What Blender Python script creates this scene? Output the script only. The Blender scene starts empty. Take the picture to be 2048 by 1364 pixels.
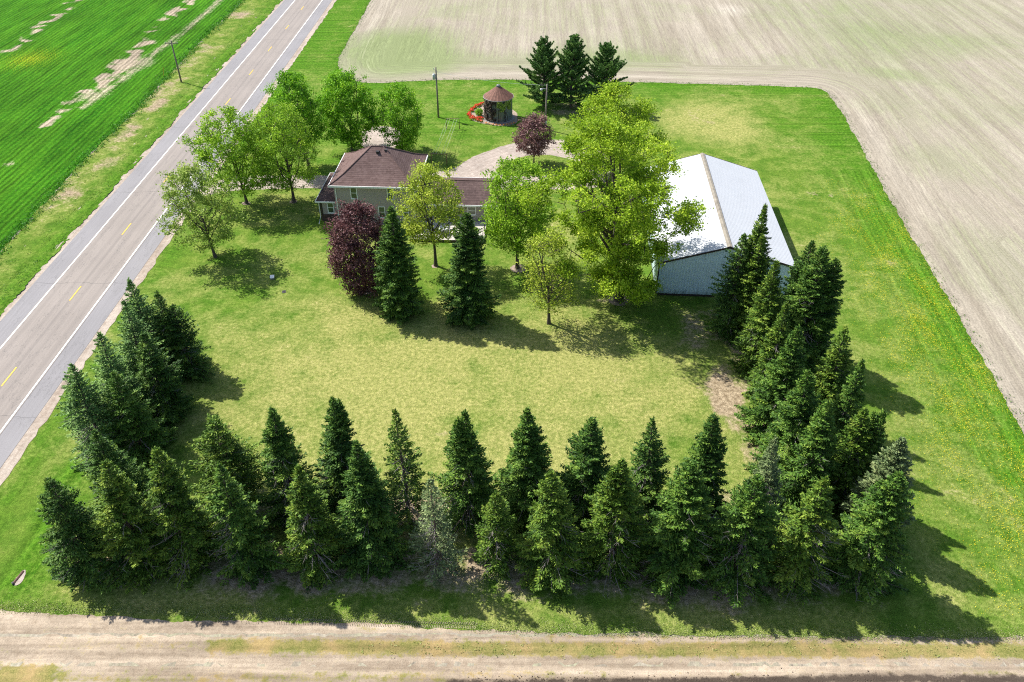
import bpy, bmesh, math, random
import numpy as np
from mathutils import Vector, Matrix, geometry
R_ = math.radians
rng = np.random.default_rng(7)
random.seed(7)
scene = bpy.context.scene
col = scene.collection

# ------------------------------------------------------------------ camera model
F, CH, CT = 1650.0, 51.6, 1225.0
PITCH = math.atan(CT / F)
CP, SP = math.cos(PITCH), math.sin(PITCH)

def at(x, y, z=0.0):
    """point of the photograph (2048 px wide) -> world point at height z"""
    u, v = (x - 1024) / F, (y - 682) / F
    dy, dz = CP - v * SP, -SP - v * CP
    t = (CH - z) / -dz
    return Vector((u * t, dy * t, z))

def pix(X, Y, Z):
    w = Y * CP - (Z - CH) * SP
    return 1024 + F * X / w, 682 + F * (-Y * SP - (Z - CH) * CP) / w

def height(bx, by, ty):
    p = at(bx, by)
    lo, hi = 0.0, 45.0
    for _ in range(40):
        m = (lo + hi) / 2
        if pix(p.x, p.y, m)[1] > ty: lo = m
        else: hi = m
    return lo

def pxm(Y, Z=0.0):
    return F / (Y * CP + (CH - Z) * SP)

# ------------------------------------------------------------------ object helpers
def tag(o, label=None, cat=None, group=None, kind=None):
    if label: o['label'] = label
    if cat: o['category'] = cat
    if group: o['group'] = group
    if kind: o['kind'] = kind
    return o

def empty(name, loc=(0, 0, 0), rz=0.0):
    o = bpy.data.objects.new(name, None)
    o.location = loc
    o.rotation_euler = (0, 0, rz)
    o.empty_display_size = 0.5
    col.objects.link(o)
    return o

def link_mesh(name, me, mat=None, parent=None):
    o = bpy.data.objects.new(name, me)
    col.objects.link(o)
    if mat is not None: me.materials.append(mat)
    if parent is not None: o.parent = parent
    return o

def np_mesh(name, verts, faces, attrs=None, face_attrs=None, smooth=False):
    """verts (N,3), faces (M,k) arrays of equal k"""
    me = bpy.data.meshes.new(name)
    verts = np.asarray(verts, dtype=np.float32)
    faces = np.asarray(faces, dtype=np.int32)
    n, (m, k) = len(verts), faces.shape
    me.vertices.add(n); me.vertices.foreach_set('co', verts.ravel())
    me.loops.add(m * k); me.loops.foreach_set('vertex_index', faces.ravel())
    me.polygons.add(m)
    me.polygons.foreach_set('loop_start', np.arange(0, m * k, k, dtype=np.int32))
    me.polygons.foreach_set('loop_total', np.full(m, k, dtype=np.int32))
    if smooth: me.polygons.foreach_set('use_smooth', np.ones(m, dtype=bool))
    me.update(calc_edges=True)
    for nm, arr in (attrs or {}).items():
        a = me.attributes.new(nm, 'FLOAT', 'POINT'); a.data.foreach_set('value', np.asarray(arr, dtype=np.float32))
    for nm, arr in (face_attrs or {}).items():
        a = me.attributes.new(nm, 'FLOAT', 'FACE'); a.data.foreach_set('value', np.asarray(arr, dtype=np.float32))
    return me

class MB:
    """collects solids, builds ONE mesh object"""
    def __init__(s): s.v, s.f = [], []
    def add(s, vs, fs):
        b = len(s.v); s.v += [tuple(p) for p in vs]; s.f += [tuple(i + b for i in f) for f in fs]; return s
    def box(s, x0, y0, z0, x1, y1, z1):
        return s.add([(x0,y0,z0),(x1,y0,z0),(x1,y1,z0),(x0,y1,z0),(x0,y0,z1),(x1,y0,z1),(x1,y1,z1),(x0,y1,z1)],
                     [(3,2,1,0),(4,5,6,7),(0,1,5,4),(1,2,6,5),(2,3,7,6),(3,0,4,7)])
    def quad(s, *p): return s.add(p, [tuple(range(len(p)))])
    def prism(s, poly, d):
        """closed prism: polygon (3-D points) extruded by vector d"""
        n = len(poly); a = [Vector(p) for p in poly]; b = [p + Vector(d) for p in a]
        return s.add(a + b, [tuple(range(n))[::-1], tuple(range(n, 2*n))] + [(i, (i+1) % n, n+(i+1) % n, n+i) for i in range(n)])
    def tube(s, pts, rad, n=8, cap=True):
        pts = [Vector(p) for p in pts]
        if not hasattr(rad, '__len__'): rad = [rad] * len(pts)
        vs, fs = [], []
        for i, p in enumerate(pts):
            d = (pts[min(i+1, len(pts)-1)] - pts[max(i-1, 0)]).normalized()
            a = d.orthogonal().normalized() if abs(d.z) < .9 else d.cross(Vector((0,1,0))).normalized()
            b = d.cross(a)
            for k in range(n):
                t = 2*math.pi*k/n
                vs.append(p + (a*math.cos(t) + b*math.sin(t))*rad[i])
        for i in range(len(pts)-1):
            for k in range(n):
                fs.append((i*n+k, i*n+(k+1) % n, (i+1)*n+(k+1) % n, (i+1)*n+k))
        if cap:
            fs.append(tuple(range(n))[::-1]); fs.append(tuple(range((len(pts)-1)*n, len(pts)*n)))
        return s.add(vs, fs)
    def lathe(s, prof, n=32, c=(0,0)):
        vs, fs = [], []
        for r, z in prof:
            for k in range(n):
                t = 2*math.pi*k/n; vs.append((c[0]+r*math.cos(t), c[1]+r*math.sin(t), z))
        for i in range(len(prof)-1):
            for k in range(n):
                fs.append((i*n+k, i*n+(k+1) % n, (i+1)*n+(k+1) % n, (i+1)*n+k))
        return s.add(vs, fs)
    def build(s, name, mat, parent=None, smooth=False):
        me = bpy.data.meshes.new(name); me.from_pydata(s.v, [], s.f); me.update()
        if smooth:
            me.polygons.foreach_set('use_smooth', np.ones(len(me.polygons), dtype=bool))
        return link_mesh(name, me, mat, parent)

# ------------------------------------------------------------------ node helpers
def new_mat(name):
    m = bpy.data.materials.new(name); m.use_nodes = True
    nt = m.node_tree; nt.nodes.clear()
    out = nt.nodes.new('ShaderNodeOutputMaterial')
    return m, NT(nt), out

class NT:
    def __init__(s, nt): s.nt = nt
    def n(s, typ, **kw):
        nd = s.nt.nodes.new(typ)
        for k, v in kw.items(): setattr(nd, k, v)
        return nd
    def l(s, a, b): s.nt.links.new(a, b)
    def put(s, sock, val):
        if isinstance(val, bpy.types.NodeSocket): s.l(val, sock)
        elif isinstance(val, (tuple, list)) and len(val) == 3 and sock.type == 'RGBA': sock.default_value = (*val, 1)
        else: sock.default_value = val
    def math(s, op, a, b=0.0, c=0.0, clamp=False):
        nd = s.n('ShaderNodeMath', operation=op); nd.use_clamp = clamp
        for i, v in enumerate((a, b, c)): s.put(nd.inputs[i], v)
        return nd.outputs[0]
    def attr(s, name):
        return s.n('ShaderNodeAttribute', attribute_name=name).outputs['Fac']
    def pos(s): return s.n('ShaderNodeNewGeometry').outputs['Position']
    def obj(s): return s.n('ShaderNodeTexCoord').outputs['Object']
    def scale(s, v, sc):
        nd = s.n('ShaderNodeVectorMath', operation='MULTIPLY'); s.put(nd.inputs[0], v); nd.inputs[1].default_value = sc
        return nd.outputs[0]
    def comb(s, x, y, z=0.0):
        nd = s.n('ShaderNodeCombineXYZ')
        for i, v in enumerate((x, y, z)): s.put(nd.inputs[i], v)
        return nd.outputs[0]
    def noise(s, vec, scale, detail=3.0, rough=.55, dist=0.0):
        nd = s.n('ShaderNodeTexNoise'); s.put(nd.inputs['Vector'], vec)
        nd.inputs['Scale'].default_value = scale; nd.inputs['Detail'].default_value = detail
        nd.inputs['Roughness'].default_value = rough; nd.inputs['Distortion'].default_value = dist
        return nd.outputs['Fac']
    def remap(s, v, a, b, c=0.0, d=1.0, smooth=False):
        nd = s.n('ShaderNodeMapRange'); nd.clamp = True
        if smooth: nd.interpolation_type = 'SMOOTHSTEP'
        s.put(nd.inputs[0], v)
        for i, x in enumerate((a, b, c, d)): nd.inputs[i+1].default_value = x
        return nd.outputs[0]
    def mix(s, f, a, b, mode='MIX'):
        nd = s.n('ShaderNodeMix', data_type='RGBA', blend_type=mode)
        s.put(nd.inputs[0], f); s.put(nd.inputs[6], a); s.put(nd.inputs[7], b)
        return nd.outputs[2]
    def gain(s, c, f):
        """colour times a scalar"""
        nd = s.n('ShaderNodeVectorMath', operation='SCALE'); s.put(nd.inputs[0], c); s.put(nd.inputs[3], f)
        return nd.outputs[0]
    def bump(s, h, strength=.5, dist=.05):
        nd = s.n('ShaderNodeBump'); s.put(nd.inputs['Height'], h)
        nd.inputs['Strength'].default_value = strength; nd.inputs['Distance'].default_value = dist
        return nd.outputs[0]
    def bsdf(s, out, c, rough=.85, spec=.25, metal=0.0, normal=None):
        b = s.n('ShaderNodeBsdfPrincipled')
        s.put(b.inputs['Base Color'], c); s.put(b.inputs['Roughness'], rough)
        b.inputs['Specular IOR Level'].default_value = spec; b.inputs['Metallic'].default_value = metal
        if normal is not None: s.l(normal, b.inputs['Normal'])
        s.l(b.outputs[0], out.inputs[0]); return b

def plain(name, c, rough=.7, spec=.3, metal=0.0, var=.12, sc=2.5, streak=None):
    m, t, out = new_mat(name)
    p = t.obj()
    if streak: p = t.scale(p, streak)
    n1 = t.noise(p, sc, 4); n2 = t.noise(p, sc*7, 3)
    f = t.math('ADD', t.math('MULTIPLY', n1, .65), t.math('MULTIPLY', n2, .35))
    cc = t.gain(c, t.remap(f, .25, .75, 1-var*1.6, 1+var*1.6))
    t.bsdf(out, cc, rough, spec, metal, t.bump(n2, .15, .02))
    return m

# ------------------------------------------------------------------ ground materials
def grass_colour(t, p):
    """lawn colour from painted lush / dry / bare wear plus several scales of noise"""
    lush, dry, bare = t.attr('lush'), t.attr('dry'), t.attr('bare')
    big = t.noise(p, .09, 4, .6, .4); mid = t.noise(p, .45, 4, .6); fine = t.noise(p, 2.6, 4, .65); tiny = t.noise(p, 9.0, 3, .7)
    mow = t.noise(t.comb(t.attr('row'), 0.0), 1.1, 2, .7); grit = t.noise(p, 22.0, 2, .8)
    c0 = t.mix(t.remap(mid, .35, .68), (.078, .155, .018), (.15, .222, .033))
    cl = t.mix(t.remap(fine, .3, .7), (.04, .122, .008), (.095, .205, .016))
    cd = t.mix(t.remap(fine, .3, .7), (.205, .237, .057), (.345, .328, .118))
    cb = t.mix(t.remap(fine, .3, .7), (.2, .15, .09), (.4, .325, .22))
    w = t.math('ADD', t.math('MULTIPLY', t.math('SUBTRACT', big, .5), 1.7), t.math('MULTIPLY', t.math('SUBTRACT', mid, .5), 1.5))
    w = t.math('ADD', w, t.math('MULTIPLY', t.math('SUBTRACT', fine, .5), .8))
    fd = t.math('ADD', dry, w, clamp=True)
    fl = t.math('ADD', lush, t.math('MULTIPLY', w, t.math('MULTIPLY', lush, -1.0)), clamp=True)
    fb = t.math('MULTIPLY', t.remap(t.math('ADD', bare, t.math('MULTIPLY', w, .9)), .38, .8), 1.0)
    c = t.mix(fd, c0, cd)
    c = t.mix(fl, c, cl)
    c = t.mix(fb, c, cb)
    g = t.math('ADD', t.math('MULTIPLY', tiny, .55), t.math('MULTIPLY', grit, .45))
    c = t.gain(c, t.remap(g, .3, .7, .5, 1.5))
    c = t.gain(c, t.remap(fine, .3, .7, .84, 1.16))
    mw = t.remap(t.math('ADD', t.math('MULTIPLY', t.math('SUBTRACT', mow, .5), t.math('MULTIPLY', fl, 1.6)), .5), .3, .7, .72, 1.28)
    c = t.gain(c, mw)
    return c, fine, tiny

def mat_lawn():
    m, t, out = new_mat('lawn_grass'); p = t.pos()
    c, fine, tiny = grass_colour(t, p)
    h = t.math('ADD', t.math('MULTIPLY', fine, .5), tiny)
    t.bsdf(out, c, .95, .03, normal=t.bump(h, .9, .12))
    return m

def mat_field():
    """tilled soil: drill rows follow the painted row coordinate"""
    m, t, out = new_mat('tilled_soil'); p = t.pos()
    r, a, green, pale = t.attr('row'), t.attr('along'), t.attr('green'), t.attr('pale')
    v = t.comb(t.math('MULTIPLY', r, 1.0), t.math('MULTIPLY', a, .035))
    s1 = t.noise(v, 2.1, 4, .7); s2 = t.noise(v, .42, 3, .6); s3 = t.noise(t.comb(r, t.math('MULTIPLY', a, .12)), 5.0, 3, .7)
    big = t.noise(p, .035, 4, .6, .6); tiny = t.noise(p, 4.5, 4, .75)
    c = t.mix(t.remap(s2, .35, .65), (.255, .222, .172), (.34, .302, .243))
    f = t.math('ADD', t.math('MULTIPLY', s1, .55), t.math('MULTIPLY', s3, .45))
    g = t.math('ADD', green, t.math('MULTIPLY', t.math('SUBTRACT', big, .55), 1.6))
    g = t.math('ADD', g, t.math('MULTIPLY', t.math('SUBTRACT', s1, .5), 1.3))
    c = t.mix(t.math('MULTIPLY', t.remap(g, .0, .9), .8), c, (.165, .215, .08))
    c = t.mix(t.math('MULTIPLY', t.remap(t.math('ADD', pale, t.math('MULTIPLY', t.math('SUBTRACT', s1, .5), 1.2)), .3, .9), .7), c, (.44, .395, .335))
    c = t.gain(c, t.math('MULTIPLY', t.remap(f, .34, .66, .68, 1.3), t.remap(tiny, .3, .7, .72, 1.28)))
    t.bsdf(out, c, .95, .1, normal=t.bump(t.math('ADD', f, t.math('MULTIPLY', tiny, .6)), .6, .08))
    return m

def mat_crop():
    m, t, out = new_mat('young_crop'); p = t.pos()
    r, a, bare, yel = t.attr('row'), t.attr('along'), t.attr('bare'), t.attr('yellow')
    v = t.comb(r, t.math('MULTIPLY', a, .07))
    s1 = t.noise(v, 1.15, 4, .65); s2 = t.noise(v, .3, 3)
    big = t.noise(p, .06, 4, .6); fine = t.noise(p, 1.6, 4, .7); tiny = t.noise(p, 5.5, 3, .75)
    c = t.mix(t.remap(s2, .3, .7), (.018, .095, .004), (.045, .148, .007))
    c = t.mix(t.math('MULTIPLY', t.remap(fine, .45, .75), .6), c, (.085, .222, .011))
    soil = t.mix(t.remap(fine, .3, .7), (.24, .19, .135), (.39, .33, .25))
    w = t.math('ADD', t.math('MULTIPLY', t.math('SUBTRACT', fine, .5), 1.5), t.math('ADD', t.math('MULTIPLY', t.math('SUBTRACT', s1, .5), .8), t.math('MULTIPLY', t.math('SUBTRACT', tiny, .5), 1.0)))
    fb = t.remap(t.math('ADD', t.math('MULTIPLY', bare, 1.3), t.math('MULTIPLY', w, .62)), .36, .8)
    c = t.mix(fb, c, soil)
    fy = t.remap(t.math('ADD', yel, t.math('MULTIPLY', t.math('SUBTRACT', tiny, .5), 2.6)), .5, .95)
    c = t.mix(fy, c, (.36, .33, .012))
    rowv = t.math('SINE', t.math('ADD', t.math('MULTIPLY', r, 7.4), t.math('MULTIPLY', t.noise(p, .5, 3), 5.0)))
    g = t.math('ADD', t.math('MULTIPLY', s1, .45), t.math('MULTIPLY', tiny, .55))
    g = t.math('ADD', g, t.math('MULTIPLY', rowv, .055))
    c = t.gain(c, t.remap(g, .36, .64, .38, 1.62))
    c = t.gain(c, t.remap(big, .3, .7, .78, 1.2))
    t.bsdf(out, c, .95, .03, normal=t.bump(t.math('ADD', g, fine), .9, .15))
    return m

def mat_asphalt(name, base, wheel=True):
    m, t, out = new_mat(name); p = t.pos()
    a = t.attr('across')
    big = t.noise(p, .12, 3); st = t.noise(t.scale(p, (6.0, .12, 1)), .7, 3); tiny = t.noise(p, 14, 3, .8); mid = t.noise(p, 1.2, 4, .7)
    c = t.gain(base, t.math('MULTIPLY', t.remap(tiny, .3, .7, .82, 1.18), t.remap(t.math('ADD', big, st), .7, 1.3, .9, 1.1)))
    if wheel:
        ab = t.math('ABSOLUTE', a)
        for c0, wd, k in ((.05, .22, .22), (.95, .42, .13), (2.5, .42, .13)):
            d = t.math('ABSOLUTE', t.math('SUBTRACT', ab, c0))
            f = t.math('MULTIPLY', t.remap(d, 0, wd, 1, 0, True), t.remap(st, .3, .7, k*.4, k*1.5))
            c = t.mix(f, c, (.055, .052, .055))
    crack = t.remap(t.math('ABSOLUTE', t.math('SUBTRACT', t.noise(t.scale(p, (1, .25, 1)), .35, 5, .7), .5)), 0, .006, 1, 0)
    c = t.mix(t.math('MULTIPLY', crack, .45), c, (.07, .07, .07))
    cr2 = t.remap(t.math('ABSOLUTE', t.math('SUBTRACT', t.math('FRACT', t.math('ADD', t.math('MULTIPLY', t.attr('along'), .043), t.math('MULTIPLY', t.noise(p, .6, 4), .06))), .5)), 0, .0035, 1, 0)
    c = t.mix(t.math('MULTIPLY', cr2, .5), c, (.06, .06, .06))
    t.bsdf(out, c, .88, .3, normal=t.bump(tiny, .25, .01))
    return m

def mat_gravel(name, c1, c2, tone=1.0, grassy=False):
    m, t, out = new_mat(name); p = t.pos()
    big = t.noise(p, .3, 4, .6); mid = t.noise(p, 1.7, 4, .65); tiny = t.noise(p, 11, 3, .8)
    st = t.noise(t.comb(t.attr('across'), t.math('MULTIPLY', t.attr('along'), .05)), 1.5, 3)
    c = t.mix(t.remap(t.math('ADD', mid, t.math('SUBTRACT', st, .5)), .3, .7), c1, c2)
    if grassy:
        g = t.attr('green')
        w = t.math('ADD', t.math('MULTIPLY', t.math('SUBTRACT', mid, .5), 1.6), t.math('MULTIPLY', t.math('SUBTRACT', tiny, .5), 1.0))
        cg = t.mix(t.remap(tiny, .3, .7), (.12, .15, .03), (.24, .21, .075))
        cg = t.mix(t.remap(big, .4, .6), cg, (.27, .2, .09))
        c = t.mix(t.remap(t.math('ADD', g, w), .4, .75), c, cg)
        d = t.attr('dark')
        c = t.mix(t.remap(t.math('ADD', d, t.math('MULTIPLY', w, .6)), .4, .7), c, (.075, .058, .045))
    c = t.gain(c, t.math('MULTIPLY', t.remap(tiny, .3, .7, .74, 1.26), t.remap(big, .3, .7, .85, 1.15)))
    if grassy: c = t.gain(c, t.remap(st, .3, .7, .78, 1.2))
    t.bsdf(out, c, .95, .1, normal=t.bump(t.math('ADD', mid, tiny), .6, .06))
    return m

# ------------------------------------------------------------------ zones
def densify(pts, d, jit, closed=True, keep=None):
    out = []
    n = len(pts)
    for i in range(n if closed else n-1):
        a, b = Vector(pts[i][:2]), Vector(pts[(i+1) % n][:2])
        k = max(1, int((b-a).length / d))
        nrm = (b-a).normalized(); nrm = Vector((-nrm.y, nrm.x))
        for j in range(k):
            q = a.lerp(b, j/k)
            s = q.x*1.3 + q.y*.9
            out.append(q + nrm*jit*(math.sin(s*1.7) * .4 + math.sin(s*.53+1) * .6 + random.uniform(-.7, .7)))
    return out

def smooth_poly(pts, it=2, closed=True):
    pts = [Vector(p[:2]) for p in pts]
    for _ in range(it):
        q = []
        n = len(pts)
        for i in range(n if closed else n-1):
            a, b = pts[i], pts[(i+1) % n]
            q += [a.lerp(b, .25), a.lerp(b, .75)]
        if not closed: q = [pts[0]] + q + [pts[-1]]
        pts = q
    return pts

def inside(poly, X, Y):
    r = np.zeros(X.shape, bool); n = len(poly)
    px = np.array([p[0] for p in poly]); py = np.array([p[1] for p in poly])
    j = n-1
    for i in range(n):
        c = ((py[i] > Y) != (py[j] > Y)) & (X < (px[j]-px[i])*(Y-py[i])/(py[j]-py[i]+1e-12)+px[i])
        r ^= c; j = i
    return r

def zone(name, outline, z, mat, step=1.0, jit=.12, d=.4, attrs=None, zfun=None, kind='structure', parent=None):
    ol = densify(outline, d, jit)
    X0, X1 = min(p.x for p in ol), max(p.x for p in ol); Y0, Y1 = min(p.y for p in ol), max(p.y for p in ol)
    gx, gy = np.meshgrid(np.arange(X0+step/2, X1, step), np.arange(Y0+step/2, Y1, step))
    gx = gx.ravel()+rng.uniform(-.3, .3, gx.size)*step; gy = gy.ravel()+rng.uniform(-.3, .3, gy.size)*step
    k = inside(ol, gx, gy)
    pts = ol + [Vector((x, y)) for x, y in zip(gx[k], gy[k])]
    n = len(ol)
    res = geometry.delaunay_2d_cdt(pts, [(i, (i+1) % n) for i in range(n)], [], 1, 1e-5)
    vs = np.array([(v.x, v.y) for v in res[0]]); fs = np.array(res[2])
    a, b, c = vs[fs[:,0]], vs[fs[:,1]], vs[fs[:,2]]
    cr = (b[:,0]-a[:,0])*(c[:,1]-a[:,1])-(b[:,1]-a[:,1])*(c[:,0]-a[:,0])
    fs[cr < 0] = fs[cr < 0][:, ::-1]
    x, y = vs[:,0], vs[:,1]
    zz = np.full(len(x), z) if zfun is None else z + zfun(x, y)
    me = np_mesh(name, np.stack([x, y, zz], 1), fs, attrs(x, y) if attrs else None)
    o = link_mesh(name, me, mat, parent)
    if kind and parent is None: o['kind'] = kind
    return o

def blob(x, y, cx, cy, rx, ry, hard=.5):
    """1 inside the photo-measured ellipse (converted to metres on the ground), fading to 0 at its rim"""
    c = at(cx, cy); sx = rx / pxm(c.y)
    sy = (at(cx, cy-ry).y - at(cx, cy+ry).y) / 2
    d = np.sqrt(((x-c.x)/sx)**2 + ((y-c.y)/sy)**2)
    return np.clip((1-d)/hard, 0, 1)

def seg_d(x, y, a, b):
    ax, ay, bx, by = a[0], a[1], b[0], b[1]
    t = np.clip(((x-ax)*(bx-ax)+(y-ay)*(by-ay))/((bx-ax)**2+(by-ay)**2), 0, 1)
    return np.hypot(x-ax-t*(bx-ax), y-ay-t*(by-ay))

def path_d(x, y, pts):
    r = np.full(np.shape(x), 1e9)
    for a, b in zip(pts[:-1], pts[1:]): r = np.minimum(r, seg_d(x, y, a, b))
    return r

def road_x(y): return -50.6 + .0126*y
FIELD_EDGE = [at(*p) for p in ((760,-40),(742,0),(712,55),(690,92),(676,118),(677,142),(697,160),(740,168),(860,160),(1040,159),(1300,165),(1610,174),(1645,178),(1664,196),(1692,238),(1790,420),(1900,602),(2048,866),(2200,1140),(2290,1300))]
FE = smooth_poly(FIELD_EDGE, 2, False)

# ---------- the far field is the ground sheet itself and reaches the horizon
def build_ground():
    xs = np.concatenate([[-4000,-1500,-600,-260], np.arange(-170, 171, 2.2), [260,600,1500,4000]])
    ys = np.concatenate([[-1500,-400,-60], np.arange(10, 262, 2.0), [300,400,700,1500,4500]])
    gx, gy = np.meshgrid(xs, ys); x, y = gx.ravel(), gy.ravel()
    nx, ny = len(xs), len(ys)
    i = (np.arange(ny-1)[:,None]*nx + np.arange(nx-1)[None,:]).ravel()
    fs = np.stack([i, i+1, i+nx+1, i+nx], 1)
    d = path_d(x, y, [(p.x, p.y) for p in FE])
    m = np.clip((d-9)/3, 0, 1)
    cornerd = d
    row = np.where(d < 10.5, d, x - .03*y)
    along = np.where(d < 10.5, x*.6+y, y)
    green = .2 + 1.25*blob(x, y, 790, 105, 200, 62, .9) + .6*blob(x, y, 1100, 120, 330, 35, .8) + .45*blob(x, y, 1760, 60, 330, 120, 1) + .3*blob(x, y, 1900, 330, 200, 180, 1) + .35*blob(x, y, 1790, 150, 80, 20, .8) - .3*blob(x, y, 1500, 260, 500, 60, .5)
    green = green - .35*np.clip(1-d/5, 0, 1)
    pale = .8*blob(x, y, 1460, 20, 60, 22, .8) + .35*np.clip(1-np.abs(d-4)/4, 0, 1) + .25*blob(x, y, 1720, 130, 240, 18, 1)
    me = np_mesh('ground', np.stack([x, y, 0*x], 1), fs, dict(row=row, along=along, green=green, pale=pale))
    o = link_mesh('ground', me, MAT['field']); o['kind'] = 'structure'

MAT = {}
MAT['field'] = mat_field(); MAT['lawn'] = mat_lawn(); MAT['crop'] = mat_crop()
MAT['asphalt'] = mat_asphalt('worn_asphalt', (.246, .216, .194)); MAT['shoulder'] = mat_asphalt('shoulder_asphalt', (.218, .21, .216), False)
MAT['gravel'] = mat_gravel('pinkish_gravel', (.285, .235, .2), (.4, .345, .3))
MAT['gedge'] = mat_gravel('edge_gravel', (.28, .225, .18), (.4, .345, .29))
MAT['track'] = mat_gravel('dirt_track', (.27, .213, .155), (.39, .322, .245), grassy=True)
MAT['white_paint'] = plain('white_road_paint', (.72, .72, .7), .7, .3, var=.1, sc=3)
MAT['yellow_paint'] = plain('yellow_road_paint', (.66, .42, .06), .7, .3, var=.12, sc=3)
build_ground()

# ---------- crop field and rough verge left of the road
CROP_EDGE = [Vector((road_x(700)-13, 700, 0))] + [at(*p) for p in ((520,-40),(488,0),(400,85),(330,160),(270,225),(200,290),(150,340),(100,398),(55,445),(0,505),(-120,640),(-260,800))]
def crop_attr(x, y):
    bare = 0*x
    def tr(pts, w, k=1.0):
        nonlocal bare
        p = [at(*q) for q in pts]
        bare = np.maximum(bare, k*np.clip(1.25-path_d(x, y, p)/w, 0, 1))
    tr(((-20,128),(60,75),(120,30),(170,-8)), .55, .85)
    tr(((0,108),(70,55),(135,5)), .4, .8)
    tr(((130,210),(200,155),(262,100),(320,48),(372,-4)), .62, .95)
    tr(((150,205),(220,158),(285,95),(345,40),(395,-5)), .62, .92)
    tr(((65,282),(100,245),(135,205)), .5, .85)
    tr(((0,342),(30,312)), .45, .7)
    tr(((165,215),(230,170),(290,118),(340,85),(420,20),(450,-10)), 1.6, .5)
    bare = np.maximum(bare, .6*blob(x, y, 262, 128, 75, 22, .8))
    bare = np.maximum(bare, .55*blob(x, y, 185, 190, 60, 18, .8))
    yel = .62*blob(x, y, 60, 118, 120, 45, 1)
    return dict(row=x-.0126*y, along=y, bare=bare, yellow=yel)
zone('crop_field', [Vector((road_x(700)-13, 700, 0)), Vector((-420, 700, 0)), Vector((-420, 20, 0))] + CROP_EDGE[::-1][0:-1], .012, MAT['crop'], 1.6, .2, .6, crop_attr)

def verge_h(x, y):
    d = (road_x(y) - 6.6) - x
    return -.28*np.exp(-((d-6.5)/2.2)**2) + .08*np.sin(x*1.7+y*.6)*np.sin(y*.9)*np.clip(d/3, 0, 1)
def verge_attr(x, y):
    d = (road_x(y) - 6.6) - x
    lush = np.clip(1-d/4.2, 0, 1)*.9 + .95*np.clip((d-8.6)/2.2, 0, 1)
    dry = .36*np.exp(-((d-6)/3)**2)
    bare = .34*np.exp(-((d-6)/2.5)**2) + .62*blob(x, y, 318, 212, 24, 20, .8) + .5*blob(x, y, 330, 130, 60, 30, .9) + .5*blob(x, y, 260, 265, 26, 22, .9) + .45*blob(x, y, 150, 390, 40, 22, 1) + .5*blob(x, y, 395, 95, 40, 16, 1)+ .4*blob(x, y, 480, 30, 40, 14, 1) + .4*blob(x, y, 215, 330, 30, 18, 1)
    return dict(lush=lush, dry=dry, bare=bare, row=d)
VERGE_IN = [Vector((road_x(y)-6.3, y, 0)) for y in (40, 80, 120, 170, 250, 700)]
zone('roadside_verge', VERGE_IN + CROP_EDGE, .03, MAT['lawn'], .7, .2, .4, verge_attr, lambda x, y: .06*np.sin(x*1.7+y*.6)*np.sin(y*.9)+.05*np.sin(x*3.1-y*.8)+.06)

# ---------- road: gravel edges, paved shoulders, lanes, painted lines
def strip(name, x0, x1, y0, y1, z, mat, parent=None, jit=0.0):
    ys = np.arange(y0, y1+.01, 1.0); k = 9
    u = np.linspace(0, 1, k)
    V, A = [], []
    for y in ys:
        c = road_x(y); j0 = jit*random.uniform(-1, 1); j1 = jit*random.uniform(-1, 1)
        xs = (x0+j0) + (x1+j1-x0-j0)*u
        for q in xs: V.append((c+q, y, z)); A.append(q)
    n = len(ys); F_ = [(i*k+j, i*k+j+1, (i+1)*k+j+1, (i+1)*k+j) for i in range(n-1) for j in range(k-1)]
    me = np_mesh(name, V, F_, dict(across=np.array(A), along=np.array([v[1] for v in V])))
    o = link_mesh(name, me, mat, parent)
    if parent is None: o['kind'] = 'structure'
    return o
Y0R, Y1R = 5, 900
strip('gravel_shoulder', -6.75, 6.6, Y0R, Y1R, .05, MAT['gedge'], jit=.16)
road = strip('road', -3.42, 3.42, Y0R, Y1R, .08, MAT['asphalt'])
strip('paved_shoulder', -5.75, -3.38, Y0R, Y1R, .066, MAT['shoulder'])
strip('paved_shoulder', 3.38, 5.55, Y0R, Y1R, .066, MAT['shoulder'])
strip('edge_line', -3.32, -3.15, Y0R, Y1R, .09, MAT['white_paint'], road)
strip('edge_line', 3.15, 3.32, Y0R, Y1R, .09, MAT['white_paint'], road)
yd = at(145, 590).y
for k in range(-3, 40):
    yc = yd + 14.95*k
    strip('centre_dash', -.08, .08, round(yc-1.5), round(yc+1.5), .09, MAT['yellow_paint'], road)

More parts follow.
